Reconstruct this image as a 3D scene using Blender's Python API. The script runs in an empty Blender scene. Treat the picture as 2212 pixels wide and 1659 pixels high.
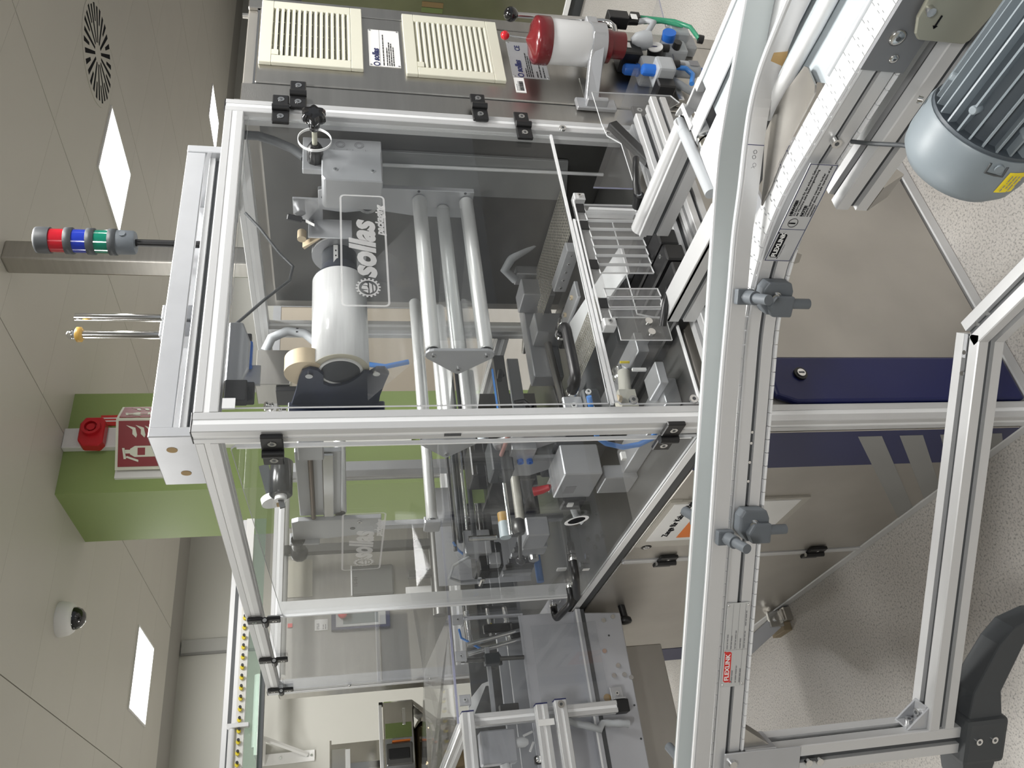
import bpy, bmesh, math, random
from mathutils import Vector, Matrix
random.seed(7)
SC = bpy.context.scene
COL = SC.collection
V = Vector

# ------------------------------------------------------------------ camera
cd = bpy.data.cameras.new('camera'); cam = bpy.data.objects.new('camera', cd); COL.objects.link(cam); SC.camera = cam
cd.sensor_fit = 'HORIZONTAL'; cd.sensor_width = 36.0; cd.lens = 28.152; cd.clip_start = 0.02; cd.clip_end = 60
def cam_axes(yaw, pitch, roll):
    f = V((math.sin(yaw)*math.cos(pitch), math.cos(yaw)*math.cos(pitch), math.sin(pitch)))
    r = f.cross(V((0, 0, 1))).normalized(); d = f.cross(r)
    c, s = math.cos(roll), math.sin(roll)
    return c*r + s*d, -s*r + c*d, f
_r, _d, _f = cam_axes(.588572, -.2187686, .00708866)      # the phone was held sideways: the picture's x axis points down
_M = Matrix((( _d.x, _r.x, -_f.x), (_d.y, _r.y, -_f.y), (_d.z, _r.z, -_f.z))).to_4x4()
cam.matrix_world = Matrix.Translation((-.81361, -1.37446, 1.67297)) @ _M

# ------------------------------------------------------------------ world and light
w = bpy.data.worlds.new('ambient_fill'); SC.world = w; w.use_nodes = True
bg = w.node_tree.nodes['Background']; bg.inputs[0].default_value = (.92, .96, 1.0, 1); bg.inputs[1].default_value = .36  # even ambient fill, added in place of light bounced around the room
SC.view_settings.view_transform = 'Standard'; SC.view_settings.look = 'None'
SC.view_settings.gamma = 1; SC.view_settings.exposure = -0.06; SC.view_settings.use_curve_mapping = False
CEIL = 3.2
LAMP_POWER = 43.0
LAMPS = [(1.095, 5.675), (3.93, 2.945), (8.3, 5.95), (1.095, -.9), (-1.75, 2.945), (-1.75, -2.2), (3.93, -2.2), (6.6, 5.675), (-1.75, 5.675), (1.095, .35)]

# ------------------------------------------------------------------ materials
MAT = {}
def mat(name, col, rough=.5, metal=0.0, bump=0, bscale=40, stretch=None, vary=0, vscale=6, emit=0, alpha=None, spec=None, coat=0):
    if name in MAT: return MAT[name]
    m = bpy.data.materials.new(name); m.use_nodes = True; nt = m.node_tree; N = nt.nodes; L = nt.links
    b = N['Principled BSDF']
    c4 = (*col, 1); b.inputs['Base Color'].default_value = c4
    b.inputs['Roughness'].default_value = rough; b.inputs['Metallic'].default_value = metal
    if coat: b.inputs['Coat Weight'].default_value = coat
    if spec is not None: b.inputs['Specular IOR Level'].default_value = spec
    if emit:
        b.inputs['Emission Color'].default_value = c4; b.inputs['Emission Strength'].default_value = emit
    if vary or bump:
        tc = N.new('ShaderNodeTexCoord'); mp = N.new('ShaderNodeMapping'); L.new(tc.outputs['Object'], mp.inputs[0])
        if stretch: mp.inputs['Scale'].default_value = stretch
    if vary:
        n = N.new('ShaderNodeTexNoise'); n.inputs['Scale'].default_value = vscale; n.inputs['Detail'].default_value = 5
        L.new(mp.outputs[0], n.inputs['Vector'])
        r = N.new('ShaderNodeValToRGB'); r.color_ramp.elements[0].position = .3; r.color_ramp.elements[1].position = .7
        r.color_ramp.elements[0].color = tuple(max(0, x*(1-vary)) for x in col)+(1,)
        r.color_ramp.elements[1].color = tuple(min(1, x*(1+vary)) for x in col)+(1,)
        L.new(n.outputs['Fac'], r.inputs[0]); L.new(r.outputs[0], b.inputs['Base Color'])
    if bump:
        n2 = N.new('ShaderNodeTexNoise'); n2.inputs['Scale'].default_value = bscale; n2.inputs['Detail'].default_value = 4
        L.new(mp.outputs[0], n2.inputs['Vector'])
        bp = N.new('ShaderNodeBump'); bp.inputs['Strength'].default_value = bump; bp.inputs['Distance'].default_value = .002
        L.new(n2.outputs['Fac'], bp.inputs['Height']); L.new(bp.outputs[0], b.inputs['Normal'])
    MAT[name] = m; return m
def sheet_mat(name, tint, gloss_rough=.02, refl=1.0, haze=0.0):
    m = bpy.data.materials.new(name); m.use_nodes = True; nt = m.node_tree; N = nt.nodes; L = nt.links
    for n in list(N): N.remove(n)
    out = N.new('ShaderNodeOutputMaterial'); tr = N.new('ShaderNodeBsdfTransparent'); tr.inputs[0].default_value = (*tint, 1)
    gl = N.new('ShaderNodeBsdfGlossy'); gl.inputs['Roughness'].default_value = gloss_rough; gl.inputs[0].default_value = (refl, refl, refl, 1)
    fr = N.new('ShaderNodeFresnel'); ge = N.new('ShaderNodeNewGeometry'); ma = N.new('ShaderNodeMix'); ma.inputs[2].default_value = 1.45; ma.inputs[3].default_value = 1/1.45
    L.new(ge.outputs['Backfacing'], ma.inputs[0]); L.new(ma.outputs[0], fr.inputs[0])      # same mirror share from both sides of a thin sheet
    mx = N.new('ShaderNodeMixShader'); L.new(fr.outputs[0], mx.inputs[0]); L.new(tr.outputs[0], mx.inputs[1]); L.new(gl.outputs[0], mx.inputs[2])
    last = mx
    if haze:
        df = N.new('ShaderNodeBsdfDiffuse'); df.inputs[0].default_value = (.8, .8, .8, 1)
        m2 = N.new('ShaderNodeMixShader'); m2.inputs[0].default_value = haze; L.new(mx.outputs[0], m2.inputs[1]); L.new(df.outputs[0], m2.inputs[2]); last = m2
    L.new(last.outputs[0], out.inputs[0]); MAT[name] = m; return m

ALU = mat('aluminium', (.64, .645, .65), .40, .42)
STRIP = mat('cover_strip', (.90, .91, .92), .30, .15)
SLOT = mat('slot_dark', (.10, .105, .11), .5, .5)
ALUP = mat('aluminium_plate', (.50, .51, .53), .38, .55, vary=.05, vscale=9)
STEEL = mat('stainless', (.50, .485, .455), .30, 1.0, bump=.10, bscale=60, stretch=(1, 1, 14), vary=.06, vscale=3)
STEELD = mat('stainless_panel', (.47, .45, .415), .42, .85, vary=.10, vscale=3.5)
STEELB = mat('bright_steel', (.72, .72, .71), .18, 1.0)
CHROME = mat('chrome', (.85, .85, .84), .08, 1.0)
DKST = mat('dark_steel', (.15, .15, .145), .36, .8, vary=.12, vscale=5)
BLACK = mat('black_plastic', (.012, .012, .013), .38)
GLOSSB = mat('black_gloss', (.008, .008, .009), .08, coat=.5)
GREYP = mat('grey_plastic', (.115, .13, .145), .55, bump=.12, bscale=220)
DGREY = mat('charcoal_plastic', (.05, .055, .06), .5)
WHITEP = mat('white_plastic', (.78, .79, .80), .38)
WPAINT = mat('white_paint', (.80, .80, .79), .5)
CREAM = mat('cream_plastic', (.70, .69, .58), .5)
NAVY = mat('navy_paint', (.006, .010, .085), .38)
NAVYS = mat('navy_sticker', (.020, .024, .085), .42)
RAILB = mat('blue_grey_strip', (.47, .51, .51), .45)
RED = mat('red_plastic', (.50, .012, .02), .35)
DRED = mat('dark_red_plastic', (.16, .012, .016), .22, coat=.3)
BLUE = mat('blue_plastic', (.02, .14, .55), .4)
HOSEB = mat('blue_hose', (.05, .22, .62), .35)
HOSEG = mat('green_hose', (.05, .30, .17), .25)
HOSEC = mat('grey_hose', (.42, .44, .46), .4)
MOTOR = mat('motor_grey', (.215, .25, .275), .42, vary=.06, vscale=14)
MOTORD = mat('motor_dark', (.07, .085, .10), .5)
OLIVE = mat('olive_plate', (.40, .40, .33), .45, .3)
YELLOW = mat('yellow_label', (.90, .72, .02), .5)
AMBER = mat('amber_rubber', (.55, .33, .07), .4)
BEIGE = mat('beige_ring', (.70, .58, .40), .5)
GREENP = mat('green_paint', (.27, .36, .125), .6)
PAPER = mat('paper_white', (.83, .83, .82), .6)
INK = mat('ink_black', (.012, .012, .014), .9, spec=.1)
INKB = mat('ink_navy', (.02, .025, .10), .6)
INKG = mat('ink_grey', (.22, .22, .23), .6)
FROST = None
REDL = mat('red_label', (.62, .03, .025), .5)
ORANGE = mat('orange_print', (.85, .22, .03), .5)
SIGNRED = mat('sign_red', (.22, .008, .012), .5)
SIGNGLOW = mat('sign_cream', (.66, .68, .56), .6)
BROWN = mat('brown_card', (.42, .28, .12), .7)
FROST = sheet_mat('frosted_print', (.95, .95, .95), .3, .5, .42)
FILM = sheet_mat('clear_film', (.93, .94, .94), .12, .9, .05)
ACRY = sheet_mat('acrylic_sheet', (.955, .96, .96), .015, .72, .006)
ACRYB = sheet_mat('acrylic_guard', (.955, .96, .965), .02, .72, .02)
ACED = mat('acrylic_edge', (.74, .75, .76), .25, 0)
ACEDB = mat('acrylic_edge_blue', (.33, .34, .46), .25, 0)
GTINT = sheet_mat('green_glass', (.70, .80, .74), .02, .9, .10)

# ------------------------------------------------------------------ mesh builder
class G:
    def __init__(s): s.v = []; s.f = []; s.m = []; s.s = []
    def add(s, vs, fs, mi=0, smooth=False):
        b = len(s.v); s.v += [V(p) for p in vs]
        for i, f in enumerate(fs):
            s.f.append([b+k for k in f]); s.m.append(mi if isinstance(mi, int) else mi[i])
            s.s.append(smooth if isinstance(smooth, bool) else smooth[i])
        return s
    def hexa(s, p, mi=0):      # 8 corners: bottom 4 ccw, top 4
        return s.add(p, [(3, 2, 1, 0), (4, 5, 6, 7), (0, 1, 5, 4), (1, 2, 6, 5), (2, 3, 7, 6), (3, 0, 4, 7)], mi)
    def box(s, x0, x1, y0, y1, z0, z1, mi=0):
        return s.hexa([(x0, y0, z0), (x1, y0, z0), (x1, y1, z0), (x0, y1, z0), (x0, y0, z1), (x1, y0, z1), (x1, y1, z1), (x0, y1, z1)], mi)
    def bar(s, p0, p1, w, h, up=(0, 0, 1), mi=0):
        p0, p1 = V(p0), V(p1); a = (p1-p0).normalized(); u = V(up); sd = a.cross(u)
        if sd.length < 1e-4: sd = a.cross(V((0, 1, 0)))
        sd.normalize(); u = sd.cross(a); sd = sd*(w/2); u = u*(h/2)
        return s.hexa([p0-sd-u, p1-sd-u, p1+sd-u, p0+sd-u, p0-sd+u, p1-sd+u, p1+sd+u, p0+sd+u], mi)
    def cyl(s, p0, p1, r, r2=None, n=16, mi=0, cap=True):
        p0, p1 = V(p0), V(p1); r2 = r if r2 is None else r2; a = (p1-p0).normalized()
        u = a.orthogonal().normalized(); w_ = a.cross(u)
        c = [(math.cos(2*math.pi*i/n), math.sin(2*math.pi*i/n)) for i in range(n)]
        A = [p0+(u*x+w_*y)*r for x, y in c]; B = [p1+(u*x+w_*y)*r2 for x, y in c]
        s.add(A+B, [(i, (i+1) % n, n+(i+1) % n, n+i) for i in range(n)], mi, True)
        if cap:
            s.add(A, [tuple(range(n-1, -1, -1))], mi); s.add(B, [tuple(range(n))], mi)
        return s
    def ring(s, p0, p1, ro, ri, n=24, mi=0):
        p0, p1 = V(p0), V(p1); a = (p1-p0).normalized(); u = a.orthogonal().normalized(); w_ = a.cross(u)
        c = [u*math.cos(2*math.pi*i/n)+w_*math.sin(2*math.pi*i/n) for i in range(n)]
        R = [[p+k*r for k in c] for p, r in ((p0, ri), (p0, ro), (p1, ro), (p1, ri))]
        for j in range(4):
            A, B = R[j], R[(j+1) % 4]
            s.add(A+B, [(i, (i+1) % n, n+(i+1) % n, n+i) for i in range(n)], mi, j % 2 == 1)
        return s
    def tube(s, pts, r, n=8, mi=0, closed=False):
        pts = [V(p) for p in pts]; m = len(pts); rings = []; u = None
        for i, p in enumerate(pts):
            a = pts[(i+1) % m] if (i < m-1 or closed) else p; b = pts[i-1] if (i > 0 or closed) else p
            t = (a-b).normalized()
            if u is None: u = t.orthogonal().normalized()
            else:
                u = u-t*u.dot(t); u = u.normalized() if u.length > 1e-5 else t.orthogonal().normalized()
            w_ = t.cross(u); rr = r[i] if isinstance(r, (list, tuple)) else r
            rings.append([p+(u*math.cos(2*math.pi*k/n)+w_*math.sin(2*math.pi*k/n))*rr for k in range(n)])
        vs = [q for R in rings for q in R]; fs = []
        for i in range(m if closed else m-1):
            j = (i+1) % m
            fs += [(i*n+k, i*n+(k+1) % n, j*n+(k+1) % n, j*n+k) for k in range(n)]
        s.add(vs, fs, mi, True)
        if not closed:
            s.add(rings[0], [tuple(range(n-1, -1, -1))], mi); s.add(rings[-1], [tuple(range(n))], mi)
        return s
    def prism(s, pts, vec, mi=0, edge_mi=None):
        pts = [V(p) for p in pts]; n = len(pts); vec = V(vec); em = mi if edge_mi is None else edge_mi
        s.add(pts+[p+vec for p in pts], [tuple(range(n-1, -1, -1)), tuple(range(n, 2*n))]+[(i, (i+1) % n, n+(i+1) % n, n+i) for i in range(n)],
              [mi, mi]+[em]*n)
        return s
    def lathe(s, p0, axis, prof, n=24, mi=0):     # prof: (t along the axis, radius)
        p0 = V(p0); a = V(axis).normalized(); u = a.orthogonal().normalized(); w_ = a.cross(u)
        vs = []; fs = []
        for t, r in prof:
            vs += [p0+a*t+(u*math.cos(2*math.pi*k/n)+w_*math.sin(2*math.pi*k/n))*r for k in range(n)]
        for i in range(len(prof)-1):
            fs += [(i*n+k, i*n+(k+1) % n, (i+1)*n+(k+1) % n, (i+1)*n+k) for k in range(n)]
        s.add(vs, fs, mi, True)
        if prof[0][1] > 1e-6: s.add(vs[:n], [tuple(range(n-1, -1, -1))], mi)
        if prof[-1][1] > 1e-6: s.add(vs[-n:], [tuple(range(n))], mi)
        return s
    def ball(s, c, r, n=20, mi=0):
        return s.lathe(V(c)-V((0, 0, r)), (0, 0, 1), [(r-r*math.cos(math.pi*i/12), max(1e-7, r*math.sin(math.pi*i/12))) for i in range(13)], n, mi)
    def rail(s, p0, p1, w=.045, up=(0, 0, 1), h=None, slot='cover', sw=.27, sd=None, ca=1, cb=1):
        # aluminium extrusion: square tube outline with one groove on each face (material 1 = groove)
        h = h or w; p0, p1 = V(p0), V(p1); a = (p1-p0).normalized(); u = V(up); sx = a.cross(u).normalized(); u = sx.cross(a)
        d = sd if sd is not None else (.0016 if slot == 'cover' else .010)
        pts = []; mids = []
        def side(nx, ny, half, dist, g):
            tx, ty = -ny, nx
            def P_(t, k): return (nx*dist+tx*t-nx*k, ny*dist+ty*t-ny*k)
            c = .0018
            pts.extend([P_(-half+c, 0), P_(-g, 0), P_(-g*.94, d), P_(g*.94, d), P_(g, 0), P_(half-c, 0)]); mids.extend([0, 0, 1, 0, 0, 0])
        gw = w*sw/2 if slot == 'cover' else .0055*w/.045
        side(1, 0, h/2, w/2, gw); side(0, 1, w/2, h/2, gw); side(-1, 0, h/2, w/2, gw); side(0, -1, w/2, h/2, gw)
        n = len(pts); A = [p0+sx*x+u*y for x, y in pts]; B = [p1+sx*x+u*y for x, y in pts]
        s.add(A+B, [(i, (i+1) % n, n+(i+1) % n, n+i) for i in range(n)], mids)
        s.add(A, [tuple(range(n-1, -1, -1))], ca*0); s.add(B, [tuple(range(n))], cb*0)
        return s
    def bolt(s, c, nrm, r=.007, t=.006, mi=0, n=12, sock=1):
        c, nr = V(c), V(nrm).normalized(); s.cyl(c, c+nr*t, r, n=n, mi=mi)
        if sock is not None: s.cyl(c+nr*t*.99, c+nr*(t+.0006), r*.45, n=6, mi=sock)
        return s

WL = {}
def _wl(o): return WL.get(o.name, V((0, 0, 0)))
def obj(name, g, mats, parent=None, bev=0, origin=None, seg=1):
    if not isinstance(mats, (list, tuple)): mats = [mats]
    base = V(origin) if origin is not None else (_wl(parent) if parent is not None else V((0, 0, 0)))
    me = bpy.data.meshes.new(name)
    me.from_pydata([tuple(p-base) for p in g.v], [], g.f)
    for m in mats: me.materials.append(m)
    for p, mi, sm in zip(me.polygons, g.m, g.s):
        p.material_index = min(mi, len(mats)-1); p.use_smooth = sm
    bm = bmesh.new(); bm.from_mesh(me)
    if bev:
        es = [e for e in bm.edges if len(e.link_faces) == 2 and e.calc_face_angle(0) > .6]
        bmesh.ops.bevel(bm, geom=es, offset=bev, segments=seg, affect='EDGES', profile=.6, clamp_overlap=True)
    bmesh.ops.recalc_face_normals(bm, faces=bm.faces); bm.to_mesh(me); bm.free()
    o = bpy.data.objects.new(name, me); COL.objects.link(o)
    if parent is not None:
        o.parent = parent; o.location = base-_wl(parent)
    else: o.location = base
    WL[o.name] = base
    return o
def tag(o, label=None, cat=None, group=None, kind=None):
    if label: o['label'] = label
    if cat: o['category'] = cat
    if group: o['group'] = group
    if kind: o['kind'] = kind
    return o
def thing(name, label, cat, loc, group=None):
    o = bpy.data.objects.new(name, None); COL.objects.link(o); o.location = loc; o.empty_display_size = .05
    WL[o.name] = V(loc); return tag(o, label, cat, group)
def solo(name, g, mats, label, cat, group=None, bev=0, seg=1):
    lo = V((min(p.x for p in g.v), min(p.y for p in g.v), min(p.z for p in g.v))); hi = V((max(p.x for p in g.v), max(p.y for p in g.v), 0))
    return tag(obj(name, g, mats, None, bev, ((lo.x+hi.x)/2, (lo.y+hi.y)/2, lo.z), seg), label, cat, group)
def struct(name, g, mats, bev=0): return tag(obj(name, g, mats, None, bev), kind='structure')
def dup(root, delta, label=None, group=None, rot=None):
    def cp(o, par):
        c = o.copy(); COL.objects.link(c)
        if par is not None: c.parent = par
        WL[c.name] = _wl(o)+V(delta)
        for ch in list(o.children): cp(ch, c)
        return c
    r = cp(root, None); r.location = root.location+V(delta)
    if rot is not None: r.rotation_euler = rot
    if label: r['label'] = label
    if group: r['group'] = group
    return r
def dpart(o, delta):
    c = o.copy(); COL.objects.link(c); c.location = o.location+V(delta); WL[c.name] = _wl(o)+V(delta); return c
def text(name, body, size, pos, right, up, m, parent, shear=0, bold=0, align='LEFT', depth=.0002, lift=.0007):
    cu = bpy.data.curves.new(name, 'FONT'); cu.body = body; cu.size = size; cu.shear = shear; cu.offset = bold; cu.align_x = align; cu.align_y = 'CENTER'
    cu.resolution_u = 3; cu.extrude = depth
    t = bpy.data.objects.new('tmp', cu); COL.objects.link(t)
    bpy.context.view_layer.update()
    me = bpy.data.meshes.new_from_object(t.evaluated_get(bpy.context.evaluated_depsgraph_get()))
    bpy.data.objects.remove(t); bpy.data.curves.remove(cu)
    r = V(right).normalized(); u = V(up).normalized(); n = r.cross(u).normalized(); u = n.cross(r)
    M = Matrix(((r.x, u.x, n.x), (r.y, u.y, n.y), (r.z, u.z, n.z))).to_4x4()
    base = _wl(parent) if parent is not None else V(pos)
    me.transform(Matrix.Translation(V(pos)+n*lift-base) @ M)
    me.materials.clear(); me.materials.append(m)
    o = bpy.data.objects.new(name, me); COL.objects.link(o)
    if parent is not None: o.parent = parent
    else: o.location = base
    WL[o.name] = base
    return o
def lines(name, pos, right, up, rows, m, parent, h=.0022, lift=.0008):
    # small print: rows of word-like dashes; rows = (offset right, offset up, length)
    r = V(right).normalized(); u = V(up).normalized(); n = r.cross(u); g = G(); rnd = random.Random(len(rows)*13+int(rows[0][2]*1e4))
    for ox, oy, ln in rows:
        x = ox
        while x < ox+ln:
            wd = min(rnd.uniform(2.0, 6.5)*h, ox+ln-x)
            a = V(pos)+r*x+u*oy+n*lift
            g.add([a, a+r*wd, a+r*wd+u*h, a+u*h], [(0, 1, 2, 3)]); x += wd+h*.7
    return obj(name, g, m, parent)
# ================================================================== setting
def floor_mat():
    m = bpy.data.materials.new('speckled_floor'); m.use_nodes = True; nt = m.node_tree; N = nt.nodes; L = nt.links; b = N['Principled BSDF']
    tc = N.new('ShaderNodeTexCoord'); b.inputs['Roughness'].default_value = .42
    v = N.new('ShaderNodeTexNoise'); v.inputs['Scale'].default_value = 165; v.inputs['Detail'].default_value = 3; v.inputs['Roughness'].default_value = .65
    r = N.new('ShaderNodeValToRGB'); e = r.color_ramp.elements; e[0].position = .36; e[0].color = (.27, .26, .245, 1); e[1].position = .47; e[1].color = (.50, .48, .455, 1)
    e2 = r.color_ramp.elements.new(.62); e2.color = (.56, .535, .50, 1)
    n2 = N.new('ShaderNodeTexNoise'); n2.inputs['Scale'].default_value = 3.2; n2.inputs['Detail'].default_value = 4
    mx = N.new('ShaderNodeMix'); mx.data_type = 'RGBA'; mx.blend_type = 'MULTIPLY'; mx.inputs[0].default_value = .35
    L.new(tc.outputs['Object'], v.inputs['Vector']); L.new(tc.outputs['Object'], n2.inputs['Vector']); L.new(v.outputs['Fac'], r.inputs[0])
    r2 = N.new('ShaderNodeValToRGB'); r2.color_ramp.elements[0].position = .3; r2.color_ramp.elements[0].color = (.72, .70, .68, 1); r2.color_ramp.elements[1].position = .7
    L.new(n2.outputs['Fac'], r2.inputs[0]); L.new(r.outputs[0], mx.inputs[6]); L.new(r2.outputs[0], mx.inputs[7]); L.new(mx.outputs[2], b.inputs['Base Color'])
    return m
struct('floor', G().box(-5, 15, -5, 7.5, -.1, 0), floor_mat())
WALLM = mat('wall_paint', (.50, .495, .455), .6, vary=.02, vscale=1.5)
CEILM = mat('ceiling_panel_paint', (.53, .51, .46), .42, vary=.015, vscale=2)
SEAM = mat('seam_grey', (.30, .29, .265), .7)
struct('wall_back', G().box(-5, 15, 7.3, 7.5, 0, CEIL+.1), WALLM)
struct('wall_left', G().box(-5.2, -5, -5, 7.5, 0, CEIL+.1), WALLM)
struct('wall_right', G().box(14.8, 15, -5, 7.3, 0, CEIL+.1), WALLM)
cl = struct('ceiling', G().box(-5, 15, -5, 7.5, CEIL+.012, CEIL+.1), SEAM)
xs = [.385+1.4*k for k in range(-3, 10)]; ys = [5.30+.675*k for k in range(-13, 3)]
first = None
for i in range(len(xs)-1):
    for j in range(len(ys)-1):
        if first is None:
            g_ = .0028; first = obj('ceiling_panel', G().box(xs[0]+g_, xs[1]-g_, ys[0]+.0007, ys[1]-.0007, CEIL, CEIL+.014), CEILM, cl)
        else: dpart(first, (1.4*i, .675*j, 0))
struct('trim_1', G().box(1.72, 1.855, 7.275, 7.3, 0, CEIL), mat('wall_trim_grey', (.40, .40, .38), .5))
struct('trim_2', G().box(1.700, 1.722, 7.268, 7.3, 0, CEIL), mat('wall_trim_dark', (.22, .22, .21), .5))
LAMPE = mat('lamp_diffuser', (1, 1, 1), .5, emit=9)
lab = ['square LED ceiling panel nearest the back wall, left of the green column', 'square LED ceiling panel beside the round air diffuser',
       'distant square LED ceiling panel low above the steel cabinet',
       'square LED ceiling panel to the right of the camera, out of the picture', 'square LED ceiling panel left of the outfeed, out of the picture', 'square LED ceiling panel behind the camera on the left, out of the picture',
       'square LED ceiling panel behind the camera on the far right, out of the picture', 'square LED ceiling panel hidden behind the steel cabinet', 'square LED ceiling panel in the back left corner, out of the picture', 'square LED ceiling panel straight above the wrapping machine, out of the picture']
for k, (lx, ly) in enumerate(LAMPS):
    t = thing('ceiling_lamp', lab[k], 'lamp', (lx, ly, CEIL), 'square ceiling lamp panels')
    g = G()
    for x0, x1, y0, y1 in ((-.32, .32, -.32, -.305), (-.32, .32, .305, .32), (-.32, -.305, -.305, .305), (.305, .32, -.305, .305)):
        g.box(lx+x0, lx+x1, ly+y0, ly+y1, CEIL-.010, CEIL)
    obj('frame', g, WPAINT, t); obj('diffuser', G().box(lx-.305, lx+.305, ly-.305, ly+.305, CEIL-.006, CEIL-.001), LAMPE, t)
    ld = bpy.data.lights.new('lamp_light', 'AREA'); ld.energy = LAMP_POWER*(1 if k < 3 else 1.35); ld.shape = 'SQUARE'; ld.size = .6; ld.color = (1, .985, .955)
    lo = bpy.data.objects.new('lamp_light', ld); COL.objects.link(lo); lo.location = (0, 0, -.016); lo.parent = t
# round slotted air diffuser in the ceiling
dc = V((4.27, 2.23, CEIL)); t = thing('air_diffuser', 'round slotted air diffuser in the ceiling above the steel cabinet', 'vent', dc)
obj('plate', G().cyl(dc-V((0, 0, .004)), dc, .345, n=48), CEILM, t)
first = None
for k in range(28):
    a = 2*math.pi*k/28
    for r0, r1 in (((.07, .305),) if k % 2 else ((.20, .315),)):
        wd = .016 if k % 2 else .017
        d = V((math.cos(a), math.sin(a), 0)); n = V((-d.y, d.x, 0))
        c0, c1 = dc+d*r0+V((0, 0, -.0045)), dc+d*r1+V((0, 0, -.0045))
        obj('slot', G().hexa([c0-n*wd*.6, c0+n*wd*.6, c1+n*wd, c1-n*wd]+[q+V((0, 0, .002)) for q in (c0-n*wd*.6, c0+n*wd*.6, c1+n*wd, c1-n*wd)]), INK, t)
# dome camera
cc = V((.86, 3.50, CEIL)); t = thing('security_camera', 'white dome security camera under the ceiling left of the green column', 'camera', cc)
obj('housing', G().lathe(cc, (0, 0, -1), [(0, .098), (.012, .10), (.055, .092), (.075, .078), (.078, .064)], 32), WPAINT, t)
obj('dome', G().lathe(cc-V((0, 0, .076)), (0, 0, -1), [(0, .064), (.02, .062), (.042, .050), (.058, .028), (.063, .0001)], 28), GLOSSB, t)
# green column with its sign, siren and cable duct
t = struct('trim_3', G().box(1.42, 2.09, 3.05, 3.72, 0, CEIL), GREENP)
solo('cable_duct', G().box(1.69, 1.82, 3.0, 3.05, 1.2, CEIL), WPAINT, 'white cable duct running down the green column behind the fire sign', 'duct', bev=.004)
sr = thing('alarm_siren', 'red alarm siren mounted on the white duct of the green column', 'siren', (1.755, 3.0, 3.0))
obj('body', G().prism([(1.66, 2.93, 2.985), (1.665, 2.93, 3.075), (1.70, 2.93, 3.10), (1.81, 2.93, 3.10), (1.85, 2.93, 3.075), (1.85, 2.93, 2.985), (1.82, 2.93, 2.965), (1.69, 2.93, 2.965)], (0, .07, 0)), RED, sr, .006)
obj('horn', G().ring((1.775, 2.93, 3.035), (1.775, 2.905, 3.035), .05, .034, 24).cyl((1.775, 2.93, 3.035), (1.775, 2.912, 3.035), .022), RED, sr)
fl = solo('alarm_tag', G().box(1.86, 1.93, 3.042, 3.05, 2.93, 3.03), REDL, 'small red printed tag on the green column beside the siren', 'sign')
obj('print_line', G().box(1.885, 1.893, 3.0405, 3.042, 2.94, 3.02).box(1.905, 1.913, 3.0405, 3.042, 2.94, 3.02), PAPER, fl)
fs = thing('fire_extinguisher_sign', 'angled red fire extinguisher sign on the green column', 'sign', (1.72, 2.97, 2.60))
obj('back_plate', G().box(1.50, 1.93, 3.03, 3.05, 2.58, 2.90), WPAINT, fs)
A, B, C_ = V((1.535, 3.0, 0)), V((1.80, 2.87, 0)), V((1.935, 2.96, 0))
def face(a, b, z0, z1, m, nm, out=.0):
    d = (b-a).normalized(); n = V((d.y, -d.x, 0))*out
    return obj(nm, G().prism([a+n+V((0, 0, z0)), b+n+V((0, 0, z0)), b+n+V((0, 0, z1)), a+n+V((0, 0, z1))], V((d.y, -d.x, 0))*-.004), m, fs)
face(A, B, 2.57, 2.895, SIGNGLOW, 'sign_face'); face(B, C_, 2.57, 2.895, SIGNGLOW, 'sign_face')
d1 = (B-A).normalized(); d2 = (C_-B).normalized()
face(A+d1*.018, B-d1*.014, 2.585, 2.88, SIGNRED, 'red_field', .0045); face(B+d2*.01, C_-d2*.014, 2.585, 2.88, SIGNRED, 'red_field', .0045)
def pict(a, d, k):
    n = V((d.y, -d.x, 0)); o = n*.006
    def q(x, z): return a+d*(x*k)+V((0, 0, z))+o
    g = G()
    for poly in ([(.05, 2.60), (.11, 2.60), (.11, 2.79), (.095, 2.815), (.065, 2.815), (.05, 2.79)], [(.07, 2.815), (.09, 2.815), (.09, 2.845), (.07, 2.845)],
                 [(.04, 2.835), (.10, 2.845), (.10, 2.858), (.04, 2.848)], [(.022, 2.77), (.034, 2.77), (.056, 2.83), (.05, 2.842)],
                 [(.155, 2.70), (.175, 2.72), (.20, 2.72), (.22, 2.74), (.205, 2.70), (.17, 2.69)], [(.155, 2.74), (.175, 2.76), (.20, 2.76), (.225, 2.79), (.21, 2.745), (.17, 2.735)],
                 [(.155, 2.785), (.175, 2.805), (.20, 2.805), (.225, 2.84), (.21, 2.79), (.17, 2.78)], [(.15, 2.60), (.22, 2.60), (.215, 2.65), (.19, 2.68), (.165, 2.65)]):
        g.prism([q(*p) for p in poly], n*.001)
    obj('pictogram', g, SIGNGLOW, fs)
    obj('pictogram_label', G().prism([q(.06, 2.735)+n*.001, q(.10, 2.735)+n*.001, q(.10, 2.775)+n*.001, q(.06, 2.775)+n*.001], n*.0008), SIGNRED, fs)
pict(A+d1*.02, d1, 1.05); pict(B+d2*.008, d2, .55)
# stainless steel column
st = solo('steel_column', G().box(2.021, 2.135, 1.774, 1.883, 0, CEIL), STEEL, 'stainless steel column rising to the ceiling behind the light tower', 'column', bev=.008, seg=2)
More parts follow.
